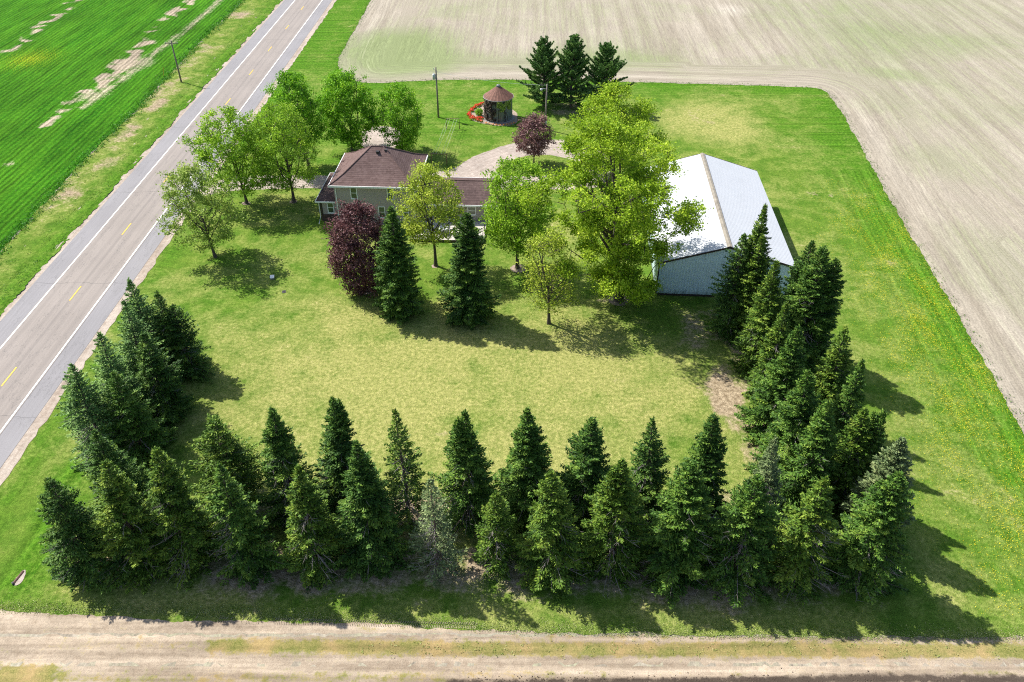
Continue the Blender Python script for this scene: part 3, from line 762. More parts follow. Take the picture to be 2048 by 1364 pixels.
# ------------------------------------------------------------------ conifers
WB = 'spruces of the windbreak'
def spruce_top(tx, ty, H, Rad, seed, mat, label, group=WB, **kw):
    H *= 1.03; p = at(tx, ty, H); kw['dens'] = kw.get('dens', 1.0)*1.28; q = random.Random(seed); kw.setdefault('taper', q.uniform(.72, 1.0)); kw.setdefault('droop', q.uniform(.6, 1.5)); Rad *= q.uniform(.93, 1.1)
    return conifer('spruce_tree', p.x, p.y, H, Rad*1.14, seed, mat, label, group, **kw)
FR = 'front windbreak row'
SPRUCES = [
 # front row along the track, from the road side
 (92, 962, 9.6, 2.35, 'needle_deep', 'slim dark spruce at the road end of the front windbreak row', dict(bare=.05)),
 (200, 928, 10.8, 2.75, 'needle_warm', 'broad spruce second from the road end of the front windbreak row', dict()),
 (308, 905, 11.4, 2.7, 'needle_warm', 'yellowish sharp-tipped spruce third from the road end of the front row', dict(dead=.4)),
 (441, 924, 11.0, 2.6, 'needle', 'spruce with bare grey lower twigs fourth from the road end of the front row', dict(dead=.5)),
 (585, 930, 10.8, 2.5, 'needle_warm', 'spruce with one pale broken bough fifth from the road end of the front row', dict(dead=.5)),
 (711, 886, 11.9, 2.85, 'needle_deep', 'widest dark spruce of the front row, left of the thin grey one', dict(dens=1.1)),
 (858, 950, 10.0, 2.3, 'needle_grey', 'thin half-dead grey spruce with bare twigs in the front row', dict(dens=.6, dead=.75, bare=.15)),
 (993, 990, 7.6, 1.75, 'needle_bright', 'smallest spruce, bright green and short, alone in a gap of the front row', dict(dens=1.0, dead=.4, taper=.75)),
 (1114, 945, 10.6, 2.6, 'needle_warm', 'yellow-green spruce just right of the smallest spruce', dict(dead=.3, taper=.8)),
 (1245, 921, 11.2, 2.7, 'needle_bright', 'twin-topped green spruce in the right half of the front row', dict(tops=2, dead=.5, taper=.8)),
 (1386, 930, 11.0, 2.95, 'needle', 'dense full spruce between the twin-topped one and the round-headed one', dict(dens=1.15, taper=.8)),
 (1516, 955, 10.6, 2.75, 'needle', 'round-headed spruce fourth from the field end of the front row', dict(taper=.75, dead=.4)),
 (1658, 955, 10.8, 2.6, 'needle_warm', 'pale olive sharp-tipped spruce second from the field end of the front row', dict(dead=.55)),
 (1786, 950, 11.0, 2.85, 'needle', 'spruce at the field end corner of the front row', dict(dens=1.1)),
 # second row
 (190, 862, 9.4, 2.3, 'needle_deep', 'dark pointed spruce standing behind the second spruce of the front row at the road end', dict()),
 (426, 842, 9.6, 3.1, 'needle_warm', 'bushy spruce with a ragged round top at the road end of the second row', dict(taper=.62, dens=.9, lump=.25)),
 (541, 812, 11.6, 2.55, 'needle', 'spruce with a split top and bare stem showing, second row beside the bushy one', dict(tops=2, dead=.55)),
 (662, 800, 11.8, 2.4, 'needle_deep', 'narrow dark spruce with two tips, second row left of the bare-stemmed one', dict(tops=2)),
 (794, 818, 11.6, 2.2, 'needle_warm', 'see-through spruce with a long bare stem in the second row', dict(dens=.72, dead=.5, bare=.12)),
 (926, 821, 11.4, 2.7, 'needle', 'spruce behind the thin grey spruce, second row in mid picture', dict(dead=.4, tops=2)),
 (1059, 824, 11.2, 2.6, 'needle', 'regular cone-shaped spruce in the second row behind the smallest spruce', dict(dens=1.1)),
 (1178, 838, 11.0, 2.75, 'needle_deep', 'dark spruce with a stepped left side, second row behind the yellow-green one', dict(lump=.24)),
 (1308, 836, 10.8, 2.2, 'needle_deep', 'slender olive-dark spruce in the second row behind the twin-topped one', dict(dens=.9, dead=.4)),
 (1433, 832, 11.2, 2.2, 'needle_deep', 'steep narrow spruce at the field end of the second row beside the worn path', dict(dens=1.1)),
 (1558, 878, 10.4, 2.2, 'needle_grey', 'greyish slim spruce inside the corner of the windbreak', dict(dens=.85, dead=.5)),
 # road-side clump
 (262, 556, 10.4, 3.0, 'needle_pine', 'farthest tall spruce of the clump by the highway', dict(lump=.22, dens=.85)),
 (311, 586, 9.2, 2.5, 'needle_deep', 'spruce on the lawn side behind the tallest of the highway clump', dict(lump=.22, dens=.9)),
 (344, 608, 7.8, 2.4, 'needle_deep', 'low broad spruce on the house side of the highway clump', dict(lump=.22, dens=.9)),
 (241, 604, 10.2, 3.0, 'needle_pine', 'second tall spruce leaning over the highway gravel in the clump', dict(lump=.22, dens=.85)),
 (199, 664, 10.2, 3.0, 'needle_pine', 'third spruce along the highway clump, before the last one', dict(lump=.22, dens=.85)),
 (141, 730, 10.2, 3.2, 'needle_pine', 'wide spruce at the near end of the highway clump', dict(lump=.25, dens=.85, dead=.5)),
 (284, 668, 9.4, 2.9, 'needle_deep', 'shaded spruce on the lawn side in the middle of the highway clump', dict(lump=.2)),
 (226, 742, 9.2, 2.9, 'needle', 'spruce on the lawn side near the near end of the highway clump', dict(lump=.2)),
 # right block, from the shed to the corner
 (1534, 402, 14.6, 2.9, 'needle_warm', 'tallest spire-topped spruce rising in front of the white shed roof', dict(dens=1.0, taper=1.05, dead=.1, lump=.2)),
 (1490, 468, 11.5, 2.7, 'needle_deep', 'dark spruce with level boughs against the shed gable wall', dict(dens=.8, lump=.2)),
 (1528, 470, 12.0, 2.6, 'needle_warm', 'spruce right under the spire-topped one near the shed gable', dict()),
 (1561, 526, 12.2, 2.9, 'needle_warm', 'long sloping spruce in front of the shed corner', dict()),
 (1624, 482, 12.5, 2.5, 'needle_deep', 'dark spruce hiding the far corner of the shed eave', dict()),
 (1650, 497, 13.6, 2.9, 'needle', 'tall round-topped spruce with bare stem beside the mown field margin', dict(taper=.6, bare=.15, dead=.3)),
 (1671, 514, 12.4, 2.4, 'needle_deep', 'shaded spruce on the field side of the tall round-topped one', dict(taper=.65)),
 (1577, 598, 11.4, 2.4, 'needle_warm', 'slim yellowish spruce below the shed corner spruce', dict()),
 (1598, 656, 11.8, 3.0, 'needle', 'full blue-green spruce in the middle of the right block', dict(dens=1.1)),
 (1699, 654, 10.6, 2.5, 'needle_warm', 'olive spruce with a dark right side at the field edge, above the twin shadows', dict()),
 (1728, 722, 10.4, 2.3, 'needle', 'spruce on the field edge just below the olive one', dict()),
 (1625, 744, 11.2, 2.9, 'needle', 'dense spruce on the lawn side of the right block', dict(dens=1.1)),
 (1660, 801, 11.2, 2.8, 'needle', 'twin-headed spruce in the heart of the right block', dict(tops=2)),
 (1738, 814, 10.2, 2.2, 'needle_bright', 'brightest yellow-green spruce of the right block', dict()),
 (1766, 819, 10.0, 1.9, 'needle', 'slim spruce right beside the brightest one on the field edge', dict(tops=2)),
 (1812, 867, 10.8, 2.6, 'needle_grey', 'blue-grey dense spruce on the field edge above the corner spruce', dict(dens=1.15)),
]
for i, (tx, ty, H, Rd, mt, lb, kw) in enumerate(SPRUCES):
    spruce_top(tx, ty, H, Rd*(1.1 if i < 25 else 1.0), 100+i, mt, lb, **kw)
# the two garden spruces
for (bx, by, ty, Rd, mt, lb, sd, kw) in ((800, 648, 414, 3.35, 'needle', 'tall pointed garden spruce touching the purple tree on the lawn', 301, dict(dens=1.35)),
                                  (936, 660, 430, 3.6, 'needle_deep', 'dark full garden spruce alone on the lawn, right of the pointed one', 302, dict(dens=1.45))):
    p = at(bx, by-22); H = height(bx, by-22, ty)
    conifer('spruce_tree', p.x, p.y, H, Rd, sd, mt, lb, 'garden spruces', taper=.7, dead=0, droop=1.2, **kw)
for (bx, by, ty, lb, sd, Rd) in ((1086, 212, 80, 'left pine of the three behind the round crib', 311, 5.2), (1142, 216, 73, 'middle pine of the three, tallest, behind the yard pole', 312, 4.6), (1204, 215, 90, 'right pine of the three with long ragged boughs', 313, 5.4)):
    p = at(bx, by); white_pine('pine_tree', p.x, p.y, height(bx, by, ty), Rd, sd, lb, 'three pines at the field edge')

# ------------------------------------------------------------------ deciduous trees
def leaf_tree(name, bx, by, ty, bot, wpx, seed, mat, label, **kw):
    p = at(bx, by); H = height(bx, by, ty); zb = height(bx, by, bot)
    Rd = wpx/2/pxm(p.y, (H+zb)/2)
    return broadleaf(name, p.x, p.y, H, zb, Rd, seed, mat, label, **kw)
leaf_tree('maple_tree', 432, 515, 335, 490, 150, 401, 'leaf_olive', 'sparse light green tree nearest the highway, trunk bare on the lawn', nc=300, per=52, gaps=.45, lean=(-.9, 0), fork=2.4)
leaf_tree('maple_tree', 493, 407, 222, 380, 158, 402, 'leaf_mid', 'round green tree by the highway at the driveway mouth', nc=420, per=52, gaps=.4, lean=(-.6, 0))
leaf_tree('maple_tree', 587, 404, 210, 375, 140, 403, 'leaf_mid', 'fine-leaved light green tree between driveway and house', nc=460, per=50, gaps=.25, leaf=.13)
leaf_tree('maple_tree', 617, 334, 147, 295, 112, 404, 'leaf_deep', 'deep green tree beside the highway behind the driveway', nc=420, per=55, gaps=.25, lean=(-.8, 0))
leaf_tree('maple_tree', 705, 302, 147, 285, 128, 405, 'leaf_deep', 'saturated green egg-shaped tree behind the house roof', nc=480, per=56, gaps=.25, peak=.36, leaf=.16)
leaf_tree('maple_tree', 806, 306, 168, 300, 94, 406, 'leaf_deep', 'narrow upright tree with many stems behind the roof peak', nc=380, per=44, gaps=.4, fork=.8, peak=.45)
leaf_tree('maple_tree', 870, 533, 334, 482, 140, 407, 'leaf_yellow', 'thin yellow-green tree on a straight trunk in front of the patio', nc=460, per=38, gaps=.4, leaf=.125, sig=.36)
leaf_tree('maple_tree', 1036, 537, 322, 500, 152, 408, 'leaf_mid', 'broad green tree with forked grey limbs ringed by gravel', nc=440, per=54, gaps=.42, fork=2.6, limbs=13)
leaf_tree('maple_tree', 1096, 648, 460, 612, 118, 409, 'leaf_yellow', 'half-bare small tree with yellowish leaves casting a long shadow', nc=420, per=17, gaps=.5, leaf=.115, sig=.42, peak=.3)
leaf_tree('linden_tree', 1238, 600, 244, 590, 290, 410, 'leaf_lime', 'largest lime green tree left of the white shed', nc=1150, per=66, gaps=.62, leaf=.155, sig=.5, fork=5.0, limbs=26, trunk_r=.45, peak=.5, lumps=.22, low=.6, lean=(-2.3, 0), uni=.05, mdiv=15, mrad=.24, mgap=1.12)
leaf_tree('linden_tree', 1222, 352, 178, 330, 172, 411, 'leaf_lime', 'lime green tree behind the largest one, by the drive loop', nc=560, per=54, gaps=.45, leaf=.16, sig=.5, limbs=16, uni=.1, mdiv=14, mrad=.24, mgap=1.1)
leaf_tree('purple_tree', 732, 582, 408, 580, 128, 412, 'leaf_purple', 'large dark purple tree in front of the house wall', nc=520, per=52, gaps=.4, leaf=.14, fork=1.0, peak=.45, limbs=13, cat='purple tree')
leaf_tree('purple_tree', 1067, 328, 232, 305, 74, 413, 'leaf_mauve', 'small round purple tree on the drive island', nc=300, per=46, gaps=.3, leaf=.13, sig=.34, cat='purple tree')


# ------------------------------------------------------------------ building materials
def mat_shingle(name, c1, c2):
    m, t, out = new_mat(name); p = t.obj()
    uv = t.n('ShaderNodeSeparateXYZ'); t.l(p, uv.inputs[0])
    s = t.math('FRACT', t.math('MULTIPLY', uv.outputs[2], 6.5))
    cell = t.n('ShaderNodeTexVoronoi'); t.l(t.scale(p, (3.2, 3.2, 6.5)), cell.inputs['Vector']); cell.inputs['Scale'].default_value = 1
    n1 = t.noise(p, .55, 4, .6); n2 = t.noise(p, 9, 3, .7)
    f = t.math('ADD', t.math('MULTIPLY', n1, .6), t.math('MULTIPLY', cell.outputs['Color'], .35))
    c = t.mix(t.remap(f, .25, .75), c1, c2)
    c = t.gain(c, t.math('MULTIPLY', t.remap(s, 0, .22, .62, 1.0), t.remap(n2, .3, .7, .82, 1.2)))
    t.bsdf(out, c, .92, .15, normal=t.bump(t.math('ADD', t.remap(s, 0, 1, 1, 0), n2), .5, .03)); return m
def mat_siding():
    m, t, out = new_mat('taupe_lap_siding'); p = t.obj()
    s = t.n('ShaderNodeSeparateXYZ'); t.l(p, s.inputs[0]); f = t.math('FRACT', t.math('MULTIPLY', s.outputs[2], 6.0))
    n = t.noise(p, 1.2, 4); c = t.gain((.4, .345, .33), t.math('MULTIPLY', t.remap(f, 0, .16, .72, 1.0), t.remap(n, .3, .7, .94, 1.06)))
    t.bsdf(out, c, .75, .2); return m
def mat_steel(name, c, dirt=0.0, rough=.42):
    m, t, out = new_mat(name); p = t.obj()
    n1 = t.noise(t.scale(p, (3.5, 3.5, .5)), .9, 5, .7); n2 = t.noise(p, .35, 4); n3 = t.noise(t.scale(p, (5, 5, 1.0)), .8, 5, .75)
    cc = t.gain(c, t.math('MULTIPLY', t.remap(n1, .3, .7, .95, 1.04), t.remap(n2, .3, .7, .97, 1.03)))
    if dirt:
        s = t.n('ShaderNodeSeparateXYZ'); t.l(p, s.inputs[0])
        low = t.remap(s.outputs[2], .15, 1.6, 1.0, 0.0)
        d = t.remap(t.math('ADD', t.math('MULTIPLY', low, .42), t.math('MULTIPLY', n3, .75)), .52, .85)
        patch = t.math('MULTIPLY', t.remap(n3, .5, .7), t.remap(t.noise(p, .45, 2), .52, .66))
        cc = t.mix(t.math('MULTIPLY', t.math('MAXIMUM', d, patch), dirt), cc, (.13, .16, .12))
    t.bsdf(out, cc, rough, .4, 0.0, t.bump(n1, .05, .01)); return m
MAT['shingle'] = mat_shingle('brown_shingles', (.098, .062, .056), (.18, .123, .113))
MAT['shingle_dark'] = mat_shingle('dark_brown_shingles', (.066, .044, .042), (.135, .092, .085))
MAT['siding'] = mat_siding()
MAT['trim'] = plain('white_trim_paint', (.78, .79, .78), .5, .4, var=.05)
MAT['brick'] = plain('dark_brown_skirting', (.095, .06, .052), .85, .2, var=.25, sc=4)
MAT['roof_white'] = mat_steel('white_roof_steel', (.49, .505, .525))
MAT['wall_blue'] = mat_steel('pale_blue_white_wall_steel', (.68, .83, .9), dirt=.75)
MAT['trim_dark'] = plain('dark_brown_steel_trim', (.05, .035, .035), .5, .4, var=.1)
MAT['ridge'] = plain('weathered_tan_ridge_cap', (.24, .215, .175), .85, .2, var=.3, sc=1.6)
MAT['concrete'] = plain('grey_concrete', (.3, .29, .27), .9, .2, var=.15, sc=2)
MAT['rust'] = plain('rusty_roof_steel', (.165, .082, .06), .8, .3, var=.35, sc=2.2)
MAT['galv'] = plain('dull_galvanised_steel', (.15, .17, .18), .5, .5, .35, var=.25, sc=1.5, streak=(3, 3, .6))
MAT['black'] = plain('black_metal', (.025, .025, .027), .5, .4, var=.1)
MAT['deck'] = plain('bleached_deck_boards', (.5, .46, .41), .85, .2, var=.22, sc=3, streak=(.25, 5, 1))
def mat_glass():
    m, t, out = new_mat('dark_window_glass'); n = t.noise(t.obj(), .8, 2)
    t.bsdf(out, t.mix(t.remap(n, .35, .65), (.035, .05, .045), (.09, .13, .07)), .06, .6); return m
MAT['glass'] = mat_glass()

# ------------------------------------------------------------------ pole shed
SH = tag(empty('pole_shed', (16.25, 78.2, 0), R_(-3.6)), 'long white steel shed with pale blue gable wall and tan ridge cap', 'shed')
SW, SL, SE, SR = 14.6, 24.0, 4.4, 6.62
def ribs(n0, n1, pitch=.305, h=.022, w=.07):
    """profile of a ribbed steel sheet: list of (position, offset)"""
    out = []; x = n0
    while x < n1-.01:
        out += [(x, 0), (x+.05, 0), (x+.05+w*.3, h), (x+.05+w*.9, h), (x+.05+w*1.2, 0)]; x += pitch
    out.append((n1, 0)); return [q for q in out if q[0] <= n1+1e-6]
def roof_sheet(side):
    m = MB(); e = .18
    lo, hi = ((-e, SE-e*(SR-SE)/(SW/2)), (SW/2, SR)) if side < 0 else ((SW+e, SE-e*(SR-SE)/(SW/2)), (SW/2, SR))
    nrm = Vector((-(hi[1]-lo[1]), 0, hi[0]-lo[0])).normalized()
    if nrm.z < 0: nrm = -nrm
    pr = ribs(-.22, SL+.22, .305, .018, .08)
    top = [[(lo[0]+nrm.x*(o+.06), y, lo[1]+nrm.z*(o+.06)), (hi[0]+nrm.x*(o+.06), y, hi[1]+nrm.z*(o+.06))] for y, o in pr]
    vs = [p for r in top for p in r]; fs = [((2*i, 2*i+1, 2*i+3, 2*i+2) if side > 0 else (2*i, 2*i+2, 2*i+3, 2*i+1)) for i in range(len(pr)-1)]
    m.add(vs, fs)
    m.prism([(lo[0], -.22, lo[1]+.0), (hi[0], -.22, hi[1]+.0), (hi[0], -.22, hi[1]+.05), (lo[0], -.22, lo[1]+.05)], (0, SL+.44, 0))
    return m
roof_sheet(-1).build('roof', MAT['roof_white'], SH); roof_sheet(1).build('roof', MAT['roof_white'], SH)
m = MB()
for sx in (-1, 1):
    k = (SR-SE)/(SW/2)*sx
    m.prism([(SW/2, -.25, SR+.17), (SW/2-.27*1, -.25, SR+.17-.27*(SR-SE)/(SW/2)), (SW/2-.27, -.25, SR+.10-.27*(SR-SE)/(SW/2)), (SW/2, -.25, SR+.10)] if sx < 0 else
            [(SW/2, -.25, SR+.17), (SW/2, -.25, SR+.10), (SW/2+.27, -.25, SR+.10-.27*(SR-SE)/(SW/2)), (SW/2+.27, -.25, SR+.17-.27*(SR-SE)/(SW/2))], (0, SL+.5, 0))
m.build('ridge_cap', MAT['ridge'], SH)
def gable(y, sgn):
    m = MB(); z0 = .32
    pr = ribs(0, SW, .305, .022, .07)
    def top(x): return SE + (SR-SE)*(1-abs(x-SW/2)/(SW/2)) - .02
    vs = []; 
    for x, o in pr: vs += [(x, y+sgn*o, z0), (x, y+sgn*o, top(x))]
    fs = [((2*i, 2*i+2, 2*i+3, 2*i+1) if sgn < 0 else (2*i, 2*i+1, 2*i+3, 2*i+2)) for i in range(len(pr)-1)]
    return m.add(vs, fs)
def side_wall(x, sgn):
    m = MB(); pr = ribs(0, SL, .305, .022, .07); vs = []
    for y, o in pr: vs += [(x+sgn*o, y, .32), (x+sgn*o, y, SE-.01)]
    fs = [((2*i, 2*i+1, 2*i+3, 2*i+2) if sgn < 0 else (2*i, 2*i+2, 2*i+3, 2*i+1)) for i in range(len(pr)-1)]
    return m.add(vs, fs)
gable(0, -1).build('gable_wall', MAT['wall_blue'], SH); gable(SL, 1).build('gable_wall', MAT['wall_blue'], SH)
side_wall(0, -1).build('side_wall', MAT['wall_blue'], SH); side_wall(SW, 1).build('side_wall', MAT['wall_blue'], SH)
m = MB().box(.02, .02, -.05, SW-.02, SL-.02, .33); m.build('skirt_board', MAT['trim_dark'], SH)
for y in (-.27, SL+.225):
    m = MB()
    for x0, x1 in ((-.2, SW/2), (SW+.2, SW/2)):
        z0 = SE-.2*(SR-SE)/(SW/2); 
        m.prism([(x0, y, z0-.12), (x1, y, SR-.12), (x1, y, SR+.1), (x0, y, z0+.1)], (0, .045, 0))
    m.build('rake_trim', MAT['trim_dark'], SH)
for x, y in ((-.035, -.035), (SW-.105, -.035), (-.035, SL-.105), (SW-.105, SL-.105)):
    MB().box(x, y, .3, x+.14, y+.14, SE-.04).build('corner_trim', MAT['trim_dark'], SH)
for x in (-.2, SW+.155):
    MB().box(x, -.2, SE-.16, x+.045, SL+.2, SE+.0).build('eave_trim', MAT['trim'], SH)

# ------------------------------------------------------------------ farmhouse
HO = tag(empty('farmhouse', at(656.3, 371.7, 5.6)*1 - Vector((0, 0, 5.6)), R_(-2.9)), 'two storey taupe house with brown hip roof and a low side wing', 'house')
HW, HD, HE = 11.2, 9.95, 5.6
def hip(x0, y0, x1, y1, ze, rings):
    """rings: (inset, z); last ring may be a ridge"""
    m = MB(); V = []
    for (ix, iy, z) in rings: V.append([(x0+ix, y0+iy, z), (x1-ix, y0+iy, z), (x1-ix, y1-iy, z), (x0+ix, y1-iy, z)])
    vs = [p for r in V for p in r]; fs = []
    for i in range(len(V)-1):
        for k in range(4): fs.append((4*i+k, 4*i+(k+1) % 4, 4*i+4+(k+1) % 4, 4*i+4+k))
    fs.append((3, 2, 1, 0))
    return m.add(vs, fs)
RZ = 8.85
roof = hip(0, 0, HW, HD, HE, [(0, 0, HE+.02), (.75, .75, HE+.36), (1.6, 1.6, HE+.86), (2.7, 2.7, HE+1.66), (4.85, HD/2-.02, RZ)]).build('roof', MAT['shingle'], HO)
m = MB()
for (cx, cy) in ((1, 0),):
    pass
hips = [((0, 0), (.75, .75), (1.6, 1.6), (2.7, 2.7), (4.85, HD/2)), ((HW, 0), (HW-.75, .75), (HW-1.6, 1.6), (HW-2.7, 2.7), (HW-4.85, HD/2)),
        ((0, HD), (.75, HD-.75), (1.6, HD-1.6), (2.7, HD-2.7), (4.85, HD/2)), ((HW, HD), (HW-.75, HD-.75), (HW-1.6, HD-1.6), (HW-2.7, HD-2.7), (HW-4.85, HD/2))]
zz = (HE+.04, HE+.38, HE+.88, HE+1.68, RZ+.01)
for hp in hips: m.tube([(x, y, z) for (x, y), z in zip(hp, zz)], .075, 6)
m.tube([(4.85, HD/2, RZ+.01), (HW-4.85, HD/2, RZ+.01)], .08, 6)
m.build('ridge_shingles', MAT['shingle'], roof)
m = MB()   # fascia and soffit, a frame round the eaves
for b in ((-.06, -.06, HW+.06, .02), (-.06, HD-.02, HW+.06, HD+.06), (-.06, .02, .02, HD-.02), (HW-.02, .02, HW+.06, HD-.02)):
    m.box(b[0], b[1], HE-.2, b[2], b[3], HE+.03)
m.box(.03, .03, HE-.08, HW-.03, HD-.03, HE-.03)
m.build('fascia', MAT['trim'], HO)
WX0, WX1, WY0, WY1 = .5, HW-.5, .5, HD-.5
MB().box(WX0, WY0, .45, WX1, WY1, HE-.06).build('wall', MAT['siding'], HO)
MB().box(WX0-.04, WY0-.04, -.05, WX1+.04, WY1+.04, .47).build('foundation', MAT['concrete'], HO)
def window(x, z0, z1, w, y, parent, mats=('trim', 'glass')):
    """double-hung window on a wall facing -y: casing, sash bar, two panes"""
    f = MB(); t = .1
    f.box(x-w/2-t, y-.05, z0-t, x-w/2, y+.01, z1+t).box(x+w/2, y-.05, z0-t, x+w/2+t, y+.01, z1+t)
    f.box(x-w/2, y-.05, z1, x+w/2, y+.01, z1+t).box(x-w/2, y-.05, z0-t, x+w/2, y+.01, z0)
    f.box(x-w/2, y-.04, (z0+z1)/2-.035, x+w/2, y+.005, (z0+z1)/2+.035)
    o = f.build('window', MAT[mats[0]], parent)
    MB().box(x-w/2+.005, y-.02, z0+.005, x+w/2-.005, y-.004, z1-.005).build('pane', MAT['glass'], o)
    MB().box(x-w/2-t-.04, y-.11, z0-t-.05, x+w/2+t+.04, y+.005, z0-t-.002).build('sill', MAT['trim'], o)
for x, z0, z1 in ((3.0, 3.75, 5.15), (7.68, 3.75, 5.15), (6.35, 1.15, 2.55), (9.4, 1.15, 2.55)): window(x, z0, z1, .68, WY0, HO)
def downspout(pts, parent): MB().tube(pts, .055, 8).build('downspout', MAT['trim'], parent)
downspout([(.95, .2, HE-.15), (.72, WY0-.07, HE-.55), (.72, WY0-.07, .5), (.72, .0, .25)], HO)
downspout([(HW-.6, .2, HE-.15), (HW-.58, WY0-.07, HE-.55), (HW-.58, WY0-.07, .55), (HW-.58, .1, .45)], HO)
for x, y, z in ((5.75, 4.2, 8.28), (6.75, 4.55, 8.36), (4.25, 4.35, 8.05)):
    v = MB().box(x-.16, y-.16, z-.2, x+.16, y+.16, z+.2); v.box(x-.21, y-.21, z+.2, x+.21, y+.21, z+.26)
    v.build('roof_vent', MAT['black'], roof)
# lean-to front porch on the road side
PX0, PX1, PY0, PY1 = -2.2, WX0-.004, .75, 9.2
pr_ = MB(); e = 3.0
pr_.add([(PX0, PY0, e), (PX1, PY0, e), (PX1, PY1, e), (PX0, PY1, e), (PX1, PY0+1.9, e+.95), (PX1, PY1-1.9, e+.95), (PX1, PY0, e+.02)],
        [(0, 1, 4), (0, 4, 5, 3), (3, 5, 2), (3, 2, 1, 0), (1, 2, 5, 4)])
prf = pr_.build('porch_roof', MAT['shingle_dark'], HO)
m = MB().box(PX0-.05, PY0-.05, e-.17, PX1, PY0+.02, e+.02).box(PX0-.05, PY1-.02, e-.17, PX1, PY1+.05, e+.02).box(PX0-.05, PY0+.02, e-.17, PX0+.02, PY1-.02, e+.02)
m.build('porch_fascia', MAT['trim'], HO)
MB().box(-1.75, 1.15, 1.0, WX0-.004, 8.85, e-.02).build('porch_wall', MAT['siding'], HO)
MB().box(-1.8, 1.1, -.05, WX0-.05, 8.9, .998).build('porch_skirting', MAT['brick'], HO)
MB().box(-1.78, 1.12, 1.0, -1.5, 1.3, e-.02).build('porch_corner_post', MAT['trim_dark'], HO)
window(-.42, 1.3, 2.65, .66, 1.15, HO)
downspout([(-2.05, .82, e-.1), (-1.86, 1.02, e-.4), (-1.86, 1.02, .75), (-1.95, .1, .12)], HO)
# low wing
GX0, GX1, GY0, GY1, GE, GR = WX1+.003, 21.2, 1.1, 9.1, 2.8, 4.3
gm = (GY0+GY1)/2; m = MB()
m.prism([(GX0, GY0, GE), (GX0, gm, GR), (GX0, GY1, GE), (GX0, GY1, GE-.06), (GX0, GY0, GE-.06)], (GX1-GX0, 0, 0))
wr = m.build('wing_roof', MAT['shingle_dark'], HO)
MB().tube([(GX0+.02, gm, GR+.02), (GX1, gm, GR+.02)], .08, 6).build('wing_ridge', MAT['shingle'], wr)
MB().box(GX0, GY0-.07, GE-.2, GX1+.03, GY0-.004, GE+.02).build('wing_fascia', MAT['trim'], HO)
MB().box(GX0, GY1+.004, GE-.2, GX1+.03, GY1+.07, GE+.02).build('wing_fascia', MAT['trim'], HO)
m = MB().prism([(GX0, GY0+.45, .3), (GX0, GY1-.45, .3), (GX0, GY1-.45, GE-.01), (GX0, gm, GR-.08), (GX0, GY0+.45, GE-.01)], (GX1-.3-GX0, 0, 0)); m.build('wing_wall', MAT['siding'], HO)
MB().box(GX0, GY0+.4, -.05, GX1-.26, GY1-.4, .298).build('wing_foundation', MAT['concrete'], HO)
window(12.6, 1.25, 2.3, 1.0, GY0+.45, HO); window(17.8, 1.3, 2.3, .9, GY0+.45, HO)
dr = MB().box(14.4, GY0+.37, .42, 15.5, GY0+.449, 2.5).build('patio_door', MAT['trim'], HO)
MB().box(14.55, GY0+.34, .65, 15.35, GY0+.369, 2.35).build('pane', MAT['glass'], dr)
# deck
DK = tag(empty('deck', HO.matrix_basis @ Vector((10.5, -3.65, 0)), R_(-2.9)), 'low bleached timber deck along the front of the house wing', 'deck')
m = MB()
y = 0
while y < 4.9:
    m.box(0, y, .34, 9.2, y+.135, .4); y += .15
m.build('deck_boards', MAT['deck'], DK, )
m = MB().box(.0, -.05, .1, 9.2, -.004, .335).box(-.05, -.05, .1, -.004, 4.9, .335).box(9.204, -.05, .1, 9.25, 4.9, .335); m.build('rim_joist', MAT['trim_dark'], DK)
for x, y in ((9.08, .02), (9.08, 2.4)): MB().box(x, y, .402, x+.1, y+.1, 1.5).build('post', MAT['trim_dark'], DK)
MB().box(.05, .05, -.05, 9.1, 4.8, .1).build('deck_base', MAT['trim_dark'], DK)

# ------------------------------------------------------------------ round crib with conical roof
bc = Vector((-2.2, 131.3, 0))
BN = tag(empty('round_crib', bc), 'round grey metal crib with rusty cone roof, half covered in vines', 'grain crib')
BR, BE, BA = 2.25, 3.75, 5.3
m = MB(); n = 96; vs = []; lv = [0.12 + i*.11 for i in range(int((BE-.1)/.11)+1)]
for i, z in enumerate(lv):
    for k in range(n):
        r = BR + (.02 if i % 2 else 0); t = 2*math.pi*k/n; vs.append((r*math.cos(t), r*math.sin(t), z))
m.add(vs, [(i*n+k, i*n+(k+1) % n, (i+1)*n+(k+1) % n, (i+1)*n+k) for i in range(len(lv)-1) for k in range(n)])
m.build('crib_wall', MAT['galv'], BN)
MB().lathe([(0, .11), (2.62, .11), (2.62, -.02)], 40).build('slab', MAT['concrete'], BN)
m = MB(); n = 72; vs = []
for r, z in ((BR+.2, BE-.08), (.28, BA)):
    for k in range(n):
        t = 2*math.pi*k/n; rib = .045 if k % 3 == 0 else 0; vs.append((r*math.cos(t), r*math.sin(t), z+rib*(1 if r > 1 else .4)))
m.add(vs, [(k, (k+1) % n, n+(k+1) % n, n+k) for k in range(n)])
rf = m.build('roof', MAT['rust'], BN)
MB().lathe([(BR+.23, BE-.14), (BR+.27, BE-.1), (BR+.23, BE-.04), (BR+.17, BE-.08), (BR+.23, BE-.14)], 48).build('roof_rim', MAT['concrete'], rf)
MB().lathe([(.36, BA-.06), (.36, BA+.1), (.3, BA+.1), (.3, BA+.2), (.0, BA+.32)], 20).build('roof_cap', MAT['galv'], rf)
a0 = R_(-78)
m = MB()
for a_, w_ in ((a0-.19, .05), (a0+.19, .05)):
    m.box(BR*math.cos(a_)-.04, BR*math.sin(a_)-.1, .12, BR*math.cos(a_)+.04, BR*math.sin(a_)+.02, 2.1)
